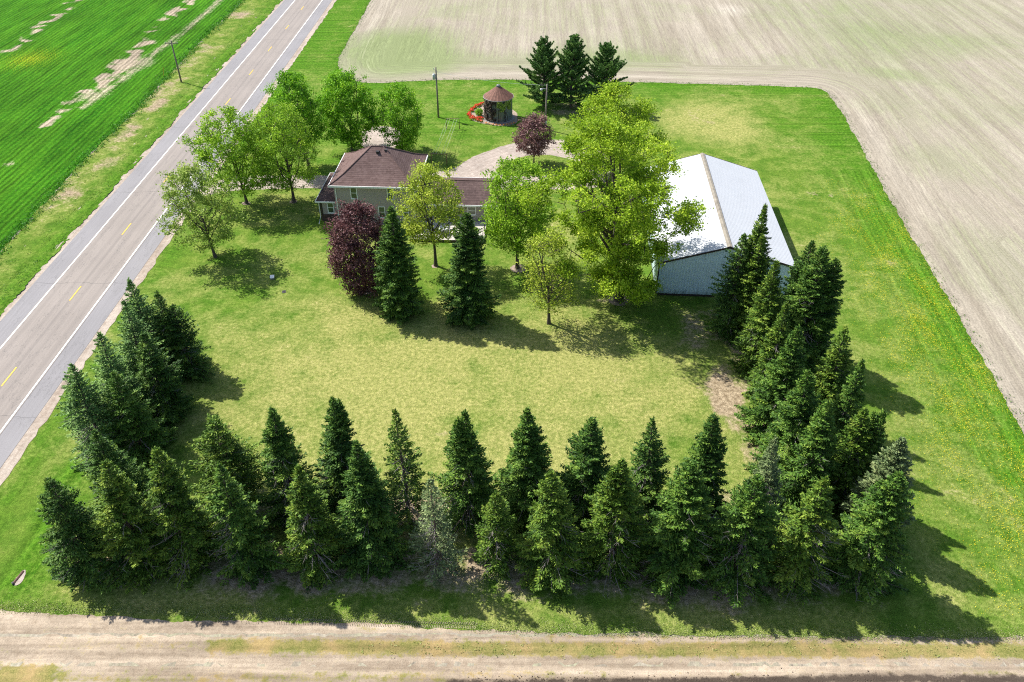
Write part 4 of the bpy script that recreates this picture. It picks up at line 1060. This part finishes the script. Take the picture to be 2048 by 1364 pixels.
m.box(BR*math.cos(a0)-.46, BR*math.sin(a0)-.1, 2.1, BR*math.cos(a0)+.46, BR*math.sin(a0)+.04, 2.2)
dfr = m.build('door_frame', MAT['black'], BN)
MB().box(BR*math.cos(a0)-.38, BR*math.sin(a0)-.07, .13, BR*math.cos(a0)+.38, BR*math.sin(a0)-.03, 2.09).build('door', MAT['galv'], dfr)
def vine(name, label, mat, a_lo, a_hi, z_lo, z_hi, n, seed, r=BR, leaf=.11):
    g = np.random.default_rng(seed); root = tag(empty(name, bc + Vector((0, 0, 0))), label, 'vine')
    a = g.uniform(a_lo, a_hi, n); z = z_lo + (z_hi-z_lo)*g.random(n)**.8
    ok = np.sin(a*7+z*2)+np.sin(a*13-z*3.1)+np.sin(z*4+a*3) > -1.0+.6*(z < (z_lo+z_hi)/2); a, z = a[ok], z[ok]; n = len(a)
    rr = r+.06+np.abs(g.normal(0, .14, n))
    C = np.stack([np.cos(a)*rr, np.sin(a)*rr, z], 1); nr = unit(np.stack([np.cos(a), np.sin(a), .6+0*a], 1)+g.normal(0, .5, (n, 3)))
    A = unit(np.cross(nr, g.normal(0, 1, (n, 3)))); Sd = np.cross(nr, A); s = leaf*g.uniform(.6, 1.3, n)
    diamonds('vine_leaves', C, A*s[:, None], Sd*(s*.7)[:, None], g.random(n), MAT[mat], root)
    st = Sticks()
    for k in range(9):
        a1 = g.uniform(a_lo, a_hi); q = np.linspace(0, 1, 7); aa = a1+np.cumsum(g.normal(0, .06, 7))
        st.poly(np.stack([np.cos(aa)*(r+.05), np.sin(aa)*(r+.05), .12+q*(z_hi-.12)], 1), np.linspace(.03, .012, 7), 4)
    st.build('vine_stems', MAT['bark'], root)
MAT['leaf_brown'] = mat_leaf('dead_brown_vine', (.03, .022, .018), (.07, .05, .036), (.13, .1, .07), .1)
vine('climbing_vine', 'olive green vine hanging from the eave on the right of the crib front', 'leaf_olive', R_(-95), R_(-35), 1.9, 3.6, 1300, 21)
vine('climbing_vine', 'bare brown vine covering the left of the crib front', 'leaf_brown', R_(-165), R_(-100), .3, 3.6, 2200, 22)


# ------------------------------------------------------------------ poles and wires
MAT['wood'] = plain('grey_weathered_pole_wood', (.2, .175, .15), .9, .15, var=.25, sc=2, streak=(6, 6, .6))
MAT['grey_paint'] = plain('pale_grey_enamel', (.5, .52, .54), .45, .4, var=.06)
MAT['line'] = plain('pale_line_wire', (.5, .52, .42), .6, .3, var=.05)
MAT['rusty_pipe'] = plain('dark_rusty_pipe', (.12, .065, .05), .7, .3, var=.25, sc=6)
def pole(px, py, H, label, lean=(0, 0)):
    root = tag(empty('utility_pole', at(px, py)), label, 'utility pole')
    MB().tube([(0, 0, -.1), (lean[0]*.5, lean[1]*.5, H*.5), (lean[0], lean[1], H)], [.16, .135, .105], 10).build('pole_shaft', MAT['wood'], root, True)
    return root
P1 = pole(877, 235, 8.3, 'tall wooden pole with a grey transformer can, behind the house')
MB().lathe([(0, 6.35), (.24, 6.38), (.24, 7.15), (.2, 7.25), (0, 7.28)], 16, (-.36, -.06)).build('transformer', MAT['grey_paint'], P1, True)
MB().tube([(-.36, -.06, 7.25), (-.36, -.06, 7.5)], .05, 8).build('bushing', MAT['grey_paint'], P1)
MB().box(-.4, -.05, 7.95, -.1, .05, 8.02).tube([(-.36, 0, 8.02), (-.36, 0, 8.2)], .04, 8).build('insulator_arm', MAT['grey_paint'], P1)
P2 = pole(1090, 259, 7.35, 'shorter pale yard pole with a lamp arm, beside the small purple tree', (.15, 0))
MB().tube([(.1, 0, 6.55), (-.35, -.05, 6.72), (-.6, -.08, 6.7)], .035, 8).build('lamp_arm', MAT['grey_paint'], P2)
MB().lathe([(.05, 6.72), (.2, 6.66), (.22, 6.5), (.12, 6.42), (0, 6.42)], 14, (-.72, -.1)).build('lamp_head', MAT['grey_paint'], P2, True)
MB().box(.0, -.3, .9, .24, -.12, 1.5).box(.04, -.34, 1.0, .2, -.3, 1.3).build('meter_box', MAT['grey_paint'], P2)
P3 = pole(363, 165, 7.5, 'grey power pole with a crossarm on the rough verge across the road', (-.1, 0))
ca = MB().box(-1.25, -.06, 6.95, 1.05, .06, 7.07).build('crossarm', MAT['wood'], P3)
for x in (-1.15, -.4, .95): MB().tube([(x, 0, 7.07), (x, 0, 7.22)], .045, 8).build('insulator', MAT['grey_paint'], ca)
def sag(a, b, s, n=14): return [Vector(a).lerp(Vector(b), i/n) - Vector((0, 0, 4*s*(i/n)*(1-i/n))) for i in range(n+1)]
t1, t2 = P1.location + Vector((0, 0, 7.6)), P2.location + Vector((.15, 0, 7.2))
tag(MB().tube(sag(t1, t2, .45), .014, 5).build('overhead_wire', MAT['grey_paint']), 'thin overhead wire sagging between the two yard poles', 'wire')
# clothesline
CL = tag(empty('clothesline', at(878, 331)), 'clothesline of two pipe frames with four pale lines behind the house', 'clothesline')
o = CL.location
f0, f1, r0, r1 = at(864, 331)-o, at(894, 332)-o, at(893, 258)-o, at(919, 258)-o
for a, b, h in ((f0, f1, 1.85), (r0, r1, 1.7)):
    up = Vector((0, 0, h))
    MB().tube([a, a+up, b+up, b], .06, 8).build('frame', MAT['rusty_pipe'], CL)
for k in (.12, .3, .66, .86):
    MB().tube([f0.lerp(f1, k)+Vector((0, 0, 1.86)), (f0.lerp(f1, k)+r0.lerp(r1, k))/2+Vector((0, 0, 1.66)), r0.lerp(r1, k)+Vector((0, 0, 1.72))], .014, 5).build('line', MAT['line'], CL)

# ------------------------------------------------------------------ flower bed round the crib
MAT['bed'] = plain('pale_mulch', (.3, .24, .19), .95, .1, var=.3, sc=4)
ring = [at(*p) for p in ((974,204),(952,213),(936,229),(942,241),(962,247),(990,252),(1012,253),(1032,249),(1036,240),(1034,222),(1000,212))]
zone('flower_bed', smooth_poly(ring, 2), .05, MAT['bed'], .5, .05, .2)
def mat_petal(name, c1, c2):
    m, t, out = new_mat(name); ti = t.attr('tint'); t.bsdf(out, t.mix(ti, c1, c2), .6, .2); return m
MAT['petal_red'] = mat_petal('scarlet_petals', (.4, .012, .006), (.72, .05, .02)); MAT['petal_orange'] = mat_petal('orange_petals', (.6, .12, .02), (.75, .3, .1))
def clump(mat, seed, n=52, r=.32, h=.38):
    g = np.random.default_rng(seed); root = empty('flower_clump')
    a, q = g.uniform(0, 6.28, n), np.sqrt(g.random(n))*r
    C = np.stack([np.cos(a)*q, np.sin(a)*q, h*(.7+.3*g.random(n))*(1-.35*(q/r)**2)], 1)
    nr = unit(g.normal(0, .5, (n, 3))+[0, 0, 1]); A = unit(np.cross(nr, g.normal(0, 1, (n, 3)))); s = .07*g.uniform(.6, 1.4, n)
    diamonds('petals', C, A*s[:, None], np.cross(nr, A)*(s*.9)[:, None], g.random(n), MAT[mat], root)
    C = np.stack([np.cos(a)*q*1.1, np.sin(a)*q*1.1, .02+h*.6*g.random(n)], 1); A = unit(g.normal(0, .5, (n, 3))+[0, 0, 1]); Sd = unit(np.cross(A, g.normal(0, 1, (n, 3))))
    diamonds('flower_leaves', C, A*.11, Sd*.035, g.random(n), MAT['leaf_deep'], root)
    return root
def copy_tree(o):
    c = o.copy(); col.objects.link(c)
    for ch in o.children:
        k = ch.copy(); col.objects.link(k); k.parent = c
    return c
def along(pts, n):
    P = [at(*p) for p in pts]; L = [0]
    for a, b in zip(P[:-1], P[1:]): L.append(L[-1]+(b-a).length)
    for i in range(n):
        d = L[-1]*i/(n-1); j = max(k for k in range(len(L)-1) if L[k] <= d+1e-9)
        yield P[j].lerp(P[j+1], (d-L[j])/(L[j+1]-L[j]))
src = clump('petal_red', 5)
for i, p in enumerate(along(((968,208),(952,214),(938,229),(944,239),(960,243)), 20)):
    o = src if i == 0 else copy_tree(src)
    o.location = (p.x+random.uniform(-.2, .2), p.y+random.uniform(-.25, .25), .05); o.rotation_euler.z = random.uniform(0, 6); s = random.uniform(.85, 1.35); o.scale = (s, s, s)
    tag(o, 'scarlet flower clump in the curved row left of the round crib', 'flowers', 'scarlet flower clumps by the crib')
for i, p in enumerate(along(((956,238),(960,237),(964,239)), 3)):
    o = copy_tree(src); o.location = (p.x, p.y, .05); o.rotation_euler.z = i*2
    tag(o, 'scarlet flower clump in the curved row left of the round crib', 'flowers', 'scarlet flower clumps by the crib')
src = clump('petal_orange', 6, 16, .24, .3)
for i, p in enumerate(along(((972,248),(985,251),(1000,252.5),(1015,251),(1028,248)), 9)):
    o = src if i == 0 else copy_tree(src)
    o.location = (p.x, p.y, .05); o.rotation_euler.z = random.uniform(0, 6)
    tag(o, 'low orange and green plant edging the bed in front of the round crib', 'flowers', 'orange edging plants by the crib')
def shrub(px, py, r, h, mat, label, seed, n=900):
    g = np.random.default_rng(seed); root = tag(empty('shrub', at(px, py)), label, 'shrub')
    v = unit(g.normal(0, 1, (n, 3)))*(g.random(n)**.35)[:, None]; C = v*[r, r, h/2]+[0, 0, h/2+.05]
    nr = unit(v+g.normal(0, .6, (n, 3))); A = unit(np.cross(nr, g.normal(0, 1, (n, 3)))); s = .09*g.uniform(.7, 1.3, n)
    diamonds('shrub_leaves', C, A*s[:, None], np.cross(nr, A)*(s*.6)[:, None], g.random(n), MAT[mat], root)
    st = Sticks()
    for k in range(7):
        a = k*.9; st.poly([(0, 0, 0), (math.cos(a)*r*.4, math.sin(a)*r*.4, h*.5), (math.cos(a)*r*.7, math.sin(a)*r*.7, h*.85)], [.03, .02, .008], 4)
    st.build('shrub_stems', MAT['bark'], root)
shrub(958, 232, .75, 1.3, 'leaf_deep', 'dark leafy shrub between the scarlet flowers and the crib', 31)
shrub(1000, 352, .5, .7, 'leaf_mid', 'small shrub at the garage end of the house', 33, 400) if False else None

# ------------------------------------------------------------------ patio furniture on the deck
HM = HO.matrix_basis
def on_deck(x, y): return HM @ Vector((x, y, .402))
TB = tag(empty('patio_table', on_deck(14.5, -2.0), .2), 'round patio table with blue-grey glass top on the deck', 'table')
MB().lathe([(0, .70), (.62, .70), (.64, .72), (.62, .74), (0, .74)], 28).build('table_top', MAT['grey_paint'], TB)
for k in range(4):
    a = math.pi/4+k*math.pi/2; MB().tube([(math.cos(a)*.5, math.sin(a)*.5, 0), (math.cos(a)*.38, math.sin(a)*.38, .7)], .022, 6).build('leg', MAT['black'], TB)
def chair(x, y, rz, label):
    root = tag(empty('patio_chair', on_deck(x, y), rz), label, 'chair', 'patio chairs')
    MB().box(-.25, -.25, .4, .25, .25, .45).build('seat', MAT['black'], root)
    MB().prism([(.25, -.25, .45), (.29, -.25, .45), (.43, -.25, 1.0), (.39, -.25, 1.0)], (0, .5, 0)).build('backrest', MAT['black'], root)
    for sy in (-.25, .22):
        MB().tube([(-.22, sy+.015, 0), (-.24, sy+.015, .62), (.3, sy+.015, .66)], .02, 6).build('armrest', MAT['black'], root)
        MB().tube([(.3, sy+.015, 0), (.24, sy+.015, .42)], .02, 6).build('leg', MAT['black'], root)
chair(15.55, -1.95, .05, 'black patio chair on the right of the round table'); chair(13.45, -1.9, math.pi, 'black patio chair on the left of the round table, in tree shade')
pt = tag(empty('potted_plant', on_deck(18.6, -2.6)), 'leafy plant in a teal pot near the deck corner', 'plant')
MAT['teal'] = plain('teal_glaze', (.03, .14, .14), .4, .5, var=.1)
MB().lathe([(0, 0), (.24, 0), (.36, .5), (.33, .5), (.3, .42), (0, .42)], 20).build('pot', MAT['teal'], pt, True)
g = np.random.default_rng(3); v = unit(g.normal(0, 1, (500, 3)))*(g.random(500)**.4)[:, None]; nr = unit(v+g.normal(0, .5, (500, 3))); A = unit(np.cross(nr, g.normal(0, 1, (500, 3))))
diamonds('plant_leaves', v*[.45, .45, .4]+[0, 0, .85], A*.09, np.cross(nr, A)*.05, g.random(500), MAT['leaf_mid'], pt)

# ------------------------------------------------------------------ small things on the lawn
UB = tag(empty('utility_box', at(545, 557), R_(12)), 'small white utility box with sloping lid on the shaded lawn', 'utility box')
MB().box(-.2, -.28, -.03, .2, .28, .22).build('box_body', MAT['concrete'], UB)
MB().prism([(-.24, -.33, .222), (.24, -.33, .222), (.24, .33, .222), (-.24, .33, .222)], (0, 0, .07)).box(-.05, -.36, .2, .05, -.33, .27).build('lid', MAT['trim'], UB)
DP = tag(empty('ground_plate', at(568, 584), R_(25)), 'dark square plate lying in the grass below the white utility box', 'plate')
MB().box(-.22, -.26, -.02, .22, .26, .06).build('plate', MAT['black'], DP); MB().tube([(-.1, 0, .06), (-.1, 0, .11), (.1, 0, .11), (.1, 0, .06)], .015, 6).build('plate_handle', MAT['rusty_pipe'], DP)
def marker(px, py, label, dx):
    root = tag(empty('marker_post', at(px, py)), label, 'marker post')
    MB().tube([(0, 0, 0), (dx, .1, 1.7)], .045, 8).build('post', MAT['yellow_paint'], root); MB().tube([(dx*.98, .1, 1.62), (dx*1.02, .1, 1.74)], .05, 8).build('cap', MAT['black'], root)
marker(327, 153, 'thin yellow marker post in the rough verge left of the power pole', .35)
# wash-out of bare sand by the road with the dark lip of a culvert pipe
def sa(x, y): return dict(across=x, along=y)
zone('sand_patch', smooth_poly([at(*p) for p in ((48,1140),(53,1142),(48,1160),(38,1170),(28,1172),(26,1166),(32,1157),(42,1147))], 2), .05, MAT['gravel'], .2, .03, .12, sa)
CV = tag(empty('culvert_pipe', at(35, 1160)), 'dark culvert pipe lip half buried beside the bare sand patch', 'culvert')
a, b = at(27, 1168)-at(35, 1160), at(47, 1143)-at(35, 1160)
m = MB(); pts = [a.lerp(b, i/10) + Vector((0, 0, .02)) for i in range(11)]
m.tube(pts, [.11+.012*(i % 2) for i in range(11)], 10); m.build('pipe', MAT['rusty_pipe'], CV)
m = MB(); m.tube([a+Vector((-.06, -.06, .03)), a+Vector((.04, .04, .03))], [.17, .17], 12); m.build('pipe_collar', MAT['black'], CV)
# gravel rings round trunks
for px, py, r in ((1036, 538, .9), (870, 533, .42), (1238, 601, 1.2), (587, 404, .5), (493, 407, .5), (732, 582, .9)):
    c = at(px, py); q = [c+Vector((math.cos(k*.45)*r*1.05, math.sin(k*.45)*r, 0)) for k in range(14)]
    zone('mulch_ring', q, .052, MAT['bed'], .3, .1, .15, sa)

# ------------------------------------------------------------------ uncountable small growth
def tufts(name, label, cat, X, Y, h, mat, seed, per=4, spread=.18, wd=.05, z=.02):
    g = np.random.default_rng(seed); n = len(X); ids = np.repeat(np.arange(n), per); k = len(ids)
    H_ = (np.broadcast_to(h, n)[ids])*g.uniform(.6, 1.4, k)
    C = np.stack([X[ids]+g.normal(0, spread, k), Y[ids]+g.normal(0, spread, k), z+H_*.45], 1)
    A = unit(g.normal(0, 1.0, (k, 3))+[0, 0, .8]); Sd = unit(np.cross(A, g.normal(0, .5, (k, 3))+[0, 0, 1]))
    o = diamonds(name, C, A*(H_*.5)[:, None], Sd*wd, np.clip(g.normal(.5, .25, k), 0, 1), MAT[mat], None)
    tag(o, label, cat, kind='stuff')
MAT['blade'] = mat_leaf('grass_blades', (.04, .13, .01), (.085, .2, .02), (.19, .27, .05), .25)
MAT['blade_dry'] = mat_leaf('straw_grass_blades', (.13, .22, .03), (.26, .33, .08), (.5, .48, .26), .2)
MAT['blade_lush'] = mat_leaf('lush_grass_blades', (.02, .11, .005), (.045, .2, .008), (.1, .3, .02), .25)
g = np.random.default_rng(77)
n = 9000; Y = 62+170*g.random(n)**1.2; d_ = np.abs(g.normal(5.5, 2.6, n)); X = road_x(Y)-6.8-d_
q = np.sin(X*.9+Y*.21)+np.sin(Y*.37-X*.4)+np.sin(X*1.9); k = q > -.2
tufts('rough_verge_grass', 'rough tall grass with straw patches on the verge across the road', 'grass', X[k][::5], Y[k][::5], .2, 'blade_dry', 1, 3, .35, .045, -.1)
tufts('verge_weeds', 'green weeds among the rough grass across the road', 'weeds', X[::6], Y[::6], .2, 'blade', 11, 4, .3, .045, -.1)
n = 7000; Y = 62+170*g.random(n)**1.2; X = road_x(Y)-6.8-np.abs(g.normal(0, 2.2, n))
tufts('verge_grass', 'bright green grass along the far gravel shoulder', 'grass', X[::2], Y[::2], .14, 'blade', 2, 3, .25, .04)
P = [p for p in FE]; X, Y = [], []
for a, b in zip(P[:-1], P[1:]):
    m_ = int((b-a).length*13)
    for i in range(m_):
        q = a.lerp(b, random.random()); nv = Vector((-(b-a).y, (b-a).x)).normalized(); s = random.gauss(0, .5); X.append(q.x+nv.x*s); Y.append(q.y+nv.y*s)
tufts('field_edge_grass', 'ragged lush grass fringe where the mown margin meets the tilled field', 'grass', np.array(X)[::2], np.array(Y)[::2], .16, 'blade', 3, 3, .16, .04)
n = 400; X = g.uniform(-60, 45, n); Y0 = np.array([at(900, 1297).y]*n); Y = Y0+g.normal(0, .32, n)-X*.002; k = (X > -12)
tufts('track_grass', 'strip of short grass between the wheel ruts of the dirt track', 'grass', X[k], Y[k], .1, 'blade_dry', 4, 4, .1, .03, .04)
n = 9000; X = g.uniform(-45, 45, n); yb = np.interp(X, [-45, -20, -8, 0, 13, 28, 45], [at(-160, 1214).y, at(160, 1229).y, at(700, 1244).y, at(1000, 1258).y, at(1500, 1269).y, at(2048, 1274).y, at(2200, 1275).y]); Y = yb+np.abs(g.normal(0, .5, n))-.25
tufts('track_edge_grass', 'tattered grass edge along the dirt track', 'grass', X, Y, .06, 'blade_dry', 5, 3, .12, .03, .03)
# dandelions in the field margin
n = 80000; t = g.random(n); a, b = at(1640, 420), at(2120, 1240)
fy = g.uniform(36, 108, n); fx = np.interp(fy, [p.y for p in FE][::-1], [p.x for p in FE][::-1]); off = np.abs(g.normal(4.2, 3.2, n))
X = fx-off; dens = np.sin(X*1.1+fy*.31)+np.sin(fy*.53-X*.7)+np.sin(X*2.3)*.6+g.normal(0, 2.0, n)
k = (dens > .9) & (g.random(n) < np.interp(fy, [36, 50, 75, 95, 108], [.55, .9, 1, .7, .15])); X, Y = X[k], fy[k]; n = len(X)
C = np.stack([X, Y, .09+.05*g.random(n)], 1); nr = unit(g.normal(0, .35, (n, 3))+[0, -.2, 1]); A = unit(np.cross(nr, g.normal(0, 1, (n, 3)))); s = .021*g.uniform(.6, 1.5, n)
MAT['dandelion'] = mat_petal('dandelion_yellow', (.62, .5, .01), (.8, .66, .03))
o = diamonds('dandelions', C, A*s[:, None], np.cross(nr, A)*(s*.95)[:, None], g.random(n), MAT['dandelion'], None); tag(o, 'yellow dandelions scattered through the lush field margin on the right', 'dandelions', kind='stuff')
# soil clods at the bottom edge
n = 900; X = g.uniform(-3, 30, n); Y = at(1400, 1366).y+g.normal(0, .28, n); C = np.stack([X, Y, .05+0*X], 1)
tet = np.array([[1, 0, -.3], [-.5, .87, -.3], [-.5, -.87, -.3], [0, 0, .8]]); s = .05*g.uniform(.5, 1.8, n)
V = (C[:, None]+tet[None]*s[:, None, None]*g.uniform(.7, 1.3, (n, 4, 1))).reshape(-1, 3); b0 = (np.arange(n)*4)[:, None]
fs = np.concatenate([b0+f for f in ([[0, 1, 3]], [[1, 2, 3]], [[2, 0, 3]])])
MAT['clod'] = plain('dark_soil', (.085, .065, .05), .95, .1, var=.3, sc=5)
o = link_mesh('soil_clods', np_mesh('soil_clods', V, fs), MAT['clod']); tag(o, 'dark crumbled soil along the lower edge of the track', 'soil', kind='stuff')

# tractor tyre print pressed up along the track edge
MAT['tread'] = plain('pressed_soil_ridges', (.3, .25, .19), .95, .1, var=.25, sc=4)
m = MB(); A_, B_ = at(380, 1239), at(950, 1252); L = (B_-A_).length; q = 0
while q < L:
    c = A_.lerp(B_, q/L); c.z = .055
    if random.random() < min(1, .25+1.4*q/L):
        for sg in (-1, 1):
            u = Vector((.10*1, sg*.2, 0)); v = Vector((.028, 0, 0)); hgt = Vector((0, 0, .035*random.uniform(.6, 1.2))); o = c+Vector((.06*(sg > 0), sg*.05, 0))
            m.add([o-v, o+v, o+u+v, o+u-v, o+hgt, o+u+hgt], [(0, 1, 4), (1, 2, 5, 4), (2, 3, 5), (3, 0, 4, 5), (3, 2, 1, 0)])
    q += .17
o = m.build('tyre_print', MAT['tread']); o['kind'] = 'structure'

P = CROP_EDGE[1:]; X, Y = [], []
for a, b in zip(P[:-1], P[1:]):
    for i in range(int((b-a).length*9)):
        q = a.lerp(b, random.random()); X.append(q.x+random.gauss(0, .55)); Y.append(q.y+random.gauss(0, .4))
tufts('crop_edge_grass', 'tall lush grass clumps along the edge of the green crop', 'grass', np.array(X), np.array(Y), .38, 'blade_lush', 12, 5, .22, .05)


# ------------------------------------------------------------------ light, camera, view
SUN_AZ, SUN_EL = R_(-32), R_(49.5)     # azimuth of the shadows, elevation of the sun
d = Vector((math.cos(SUN_AZ)*math.cos(SUN_EL), math.sin(SUN_AZ)*math.cos(SUN_EL), -math.sin(SUN_EL)))
sl = bpy.data.lights.new('sun', 'SUN'); sl.energy = 4.5; sl.angle = R_(.53); sl.color = (1, .955, .88)
so = bpy.data.objects.new('sun', sl); so.rotation_euler = d.to_track_quat('-Z', 'Y').to_euler(); so.location = (0, 0, 120); col.objects.link(so)
w = bpy.data.worlds.new('World'); scene.world = w; w.use_nodes = True
wn = w.node_tree.nodes; bg = wn.get('Background')
sky = wn.new('ShaderNodeTexSky'); sky.sky_type = 'NISHITA'; sky.sun_disc = False
sky.sun_elevation = SUN_EL; sky.sun_rotation = math.atan2(-d.x, -d.y); sky.air_density = 1.0; sky.dust_density = 1.5; sky.ozone_density = 1.0
w.node_tree.links.new(sky.outputs[0], bg.inputs[0]); bg.inputs[1].default_value = .1
cam = bpy.data.cameras.new('camera'); cam.sensor_width = 36; cam.lens = F/2048*36; cam.clip_end = 6000; cam.clip_start = .5
co = bpy.data.objects.new('camera', cam); co.location = (0, 0, CH); co.rotation_euler = (math.pi/2-PITCH, 0, 0); col.objects.link(co)
scene.camera = co
vs_ = scene.view_settings; vs_.view_transform = 'Standard'; vs_.look = 'None'; vs_.exposure = .9; vs_.gamma = 1
scene.cycles.use_denoising = False; scene.cycles.filter_width = 1.1; scene.cycles.max_bounces = 6; scene.cycles.diffuse_bounces = 3; scene.cycles.transmission_bounces = 3; scene.cycles.transparent_max_bounces = 4
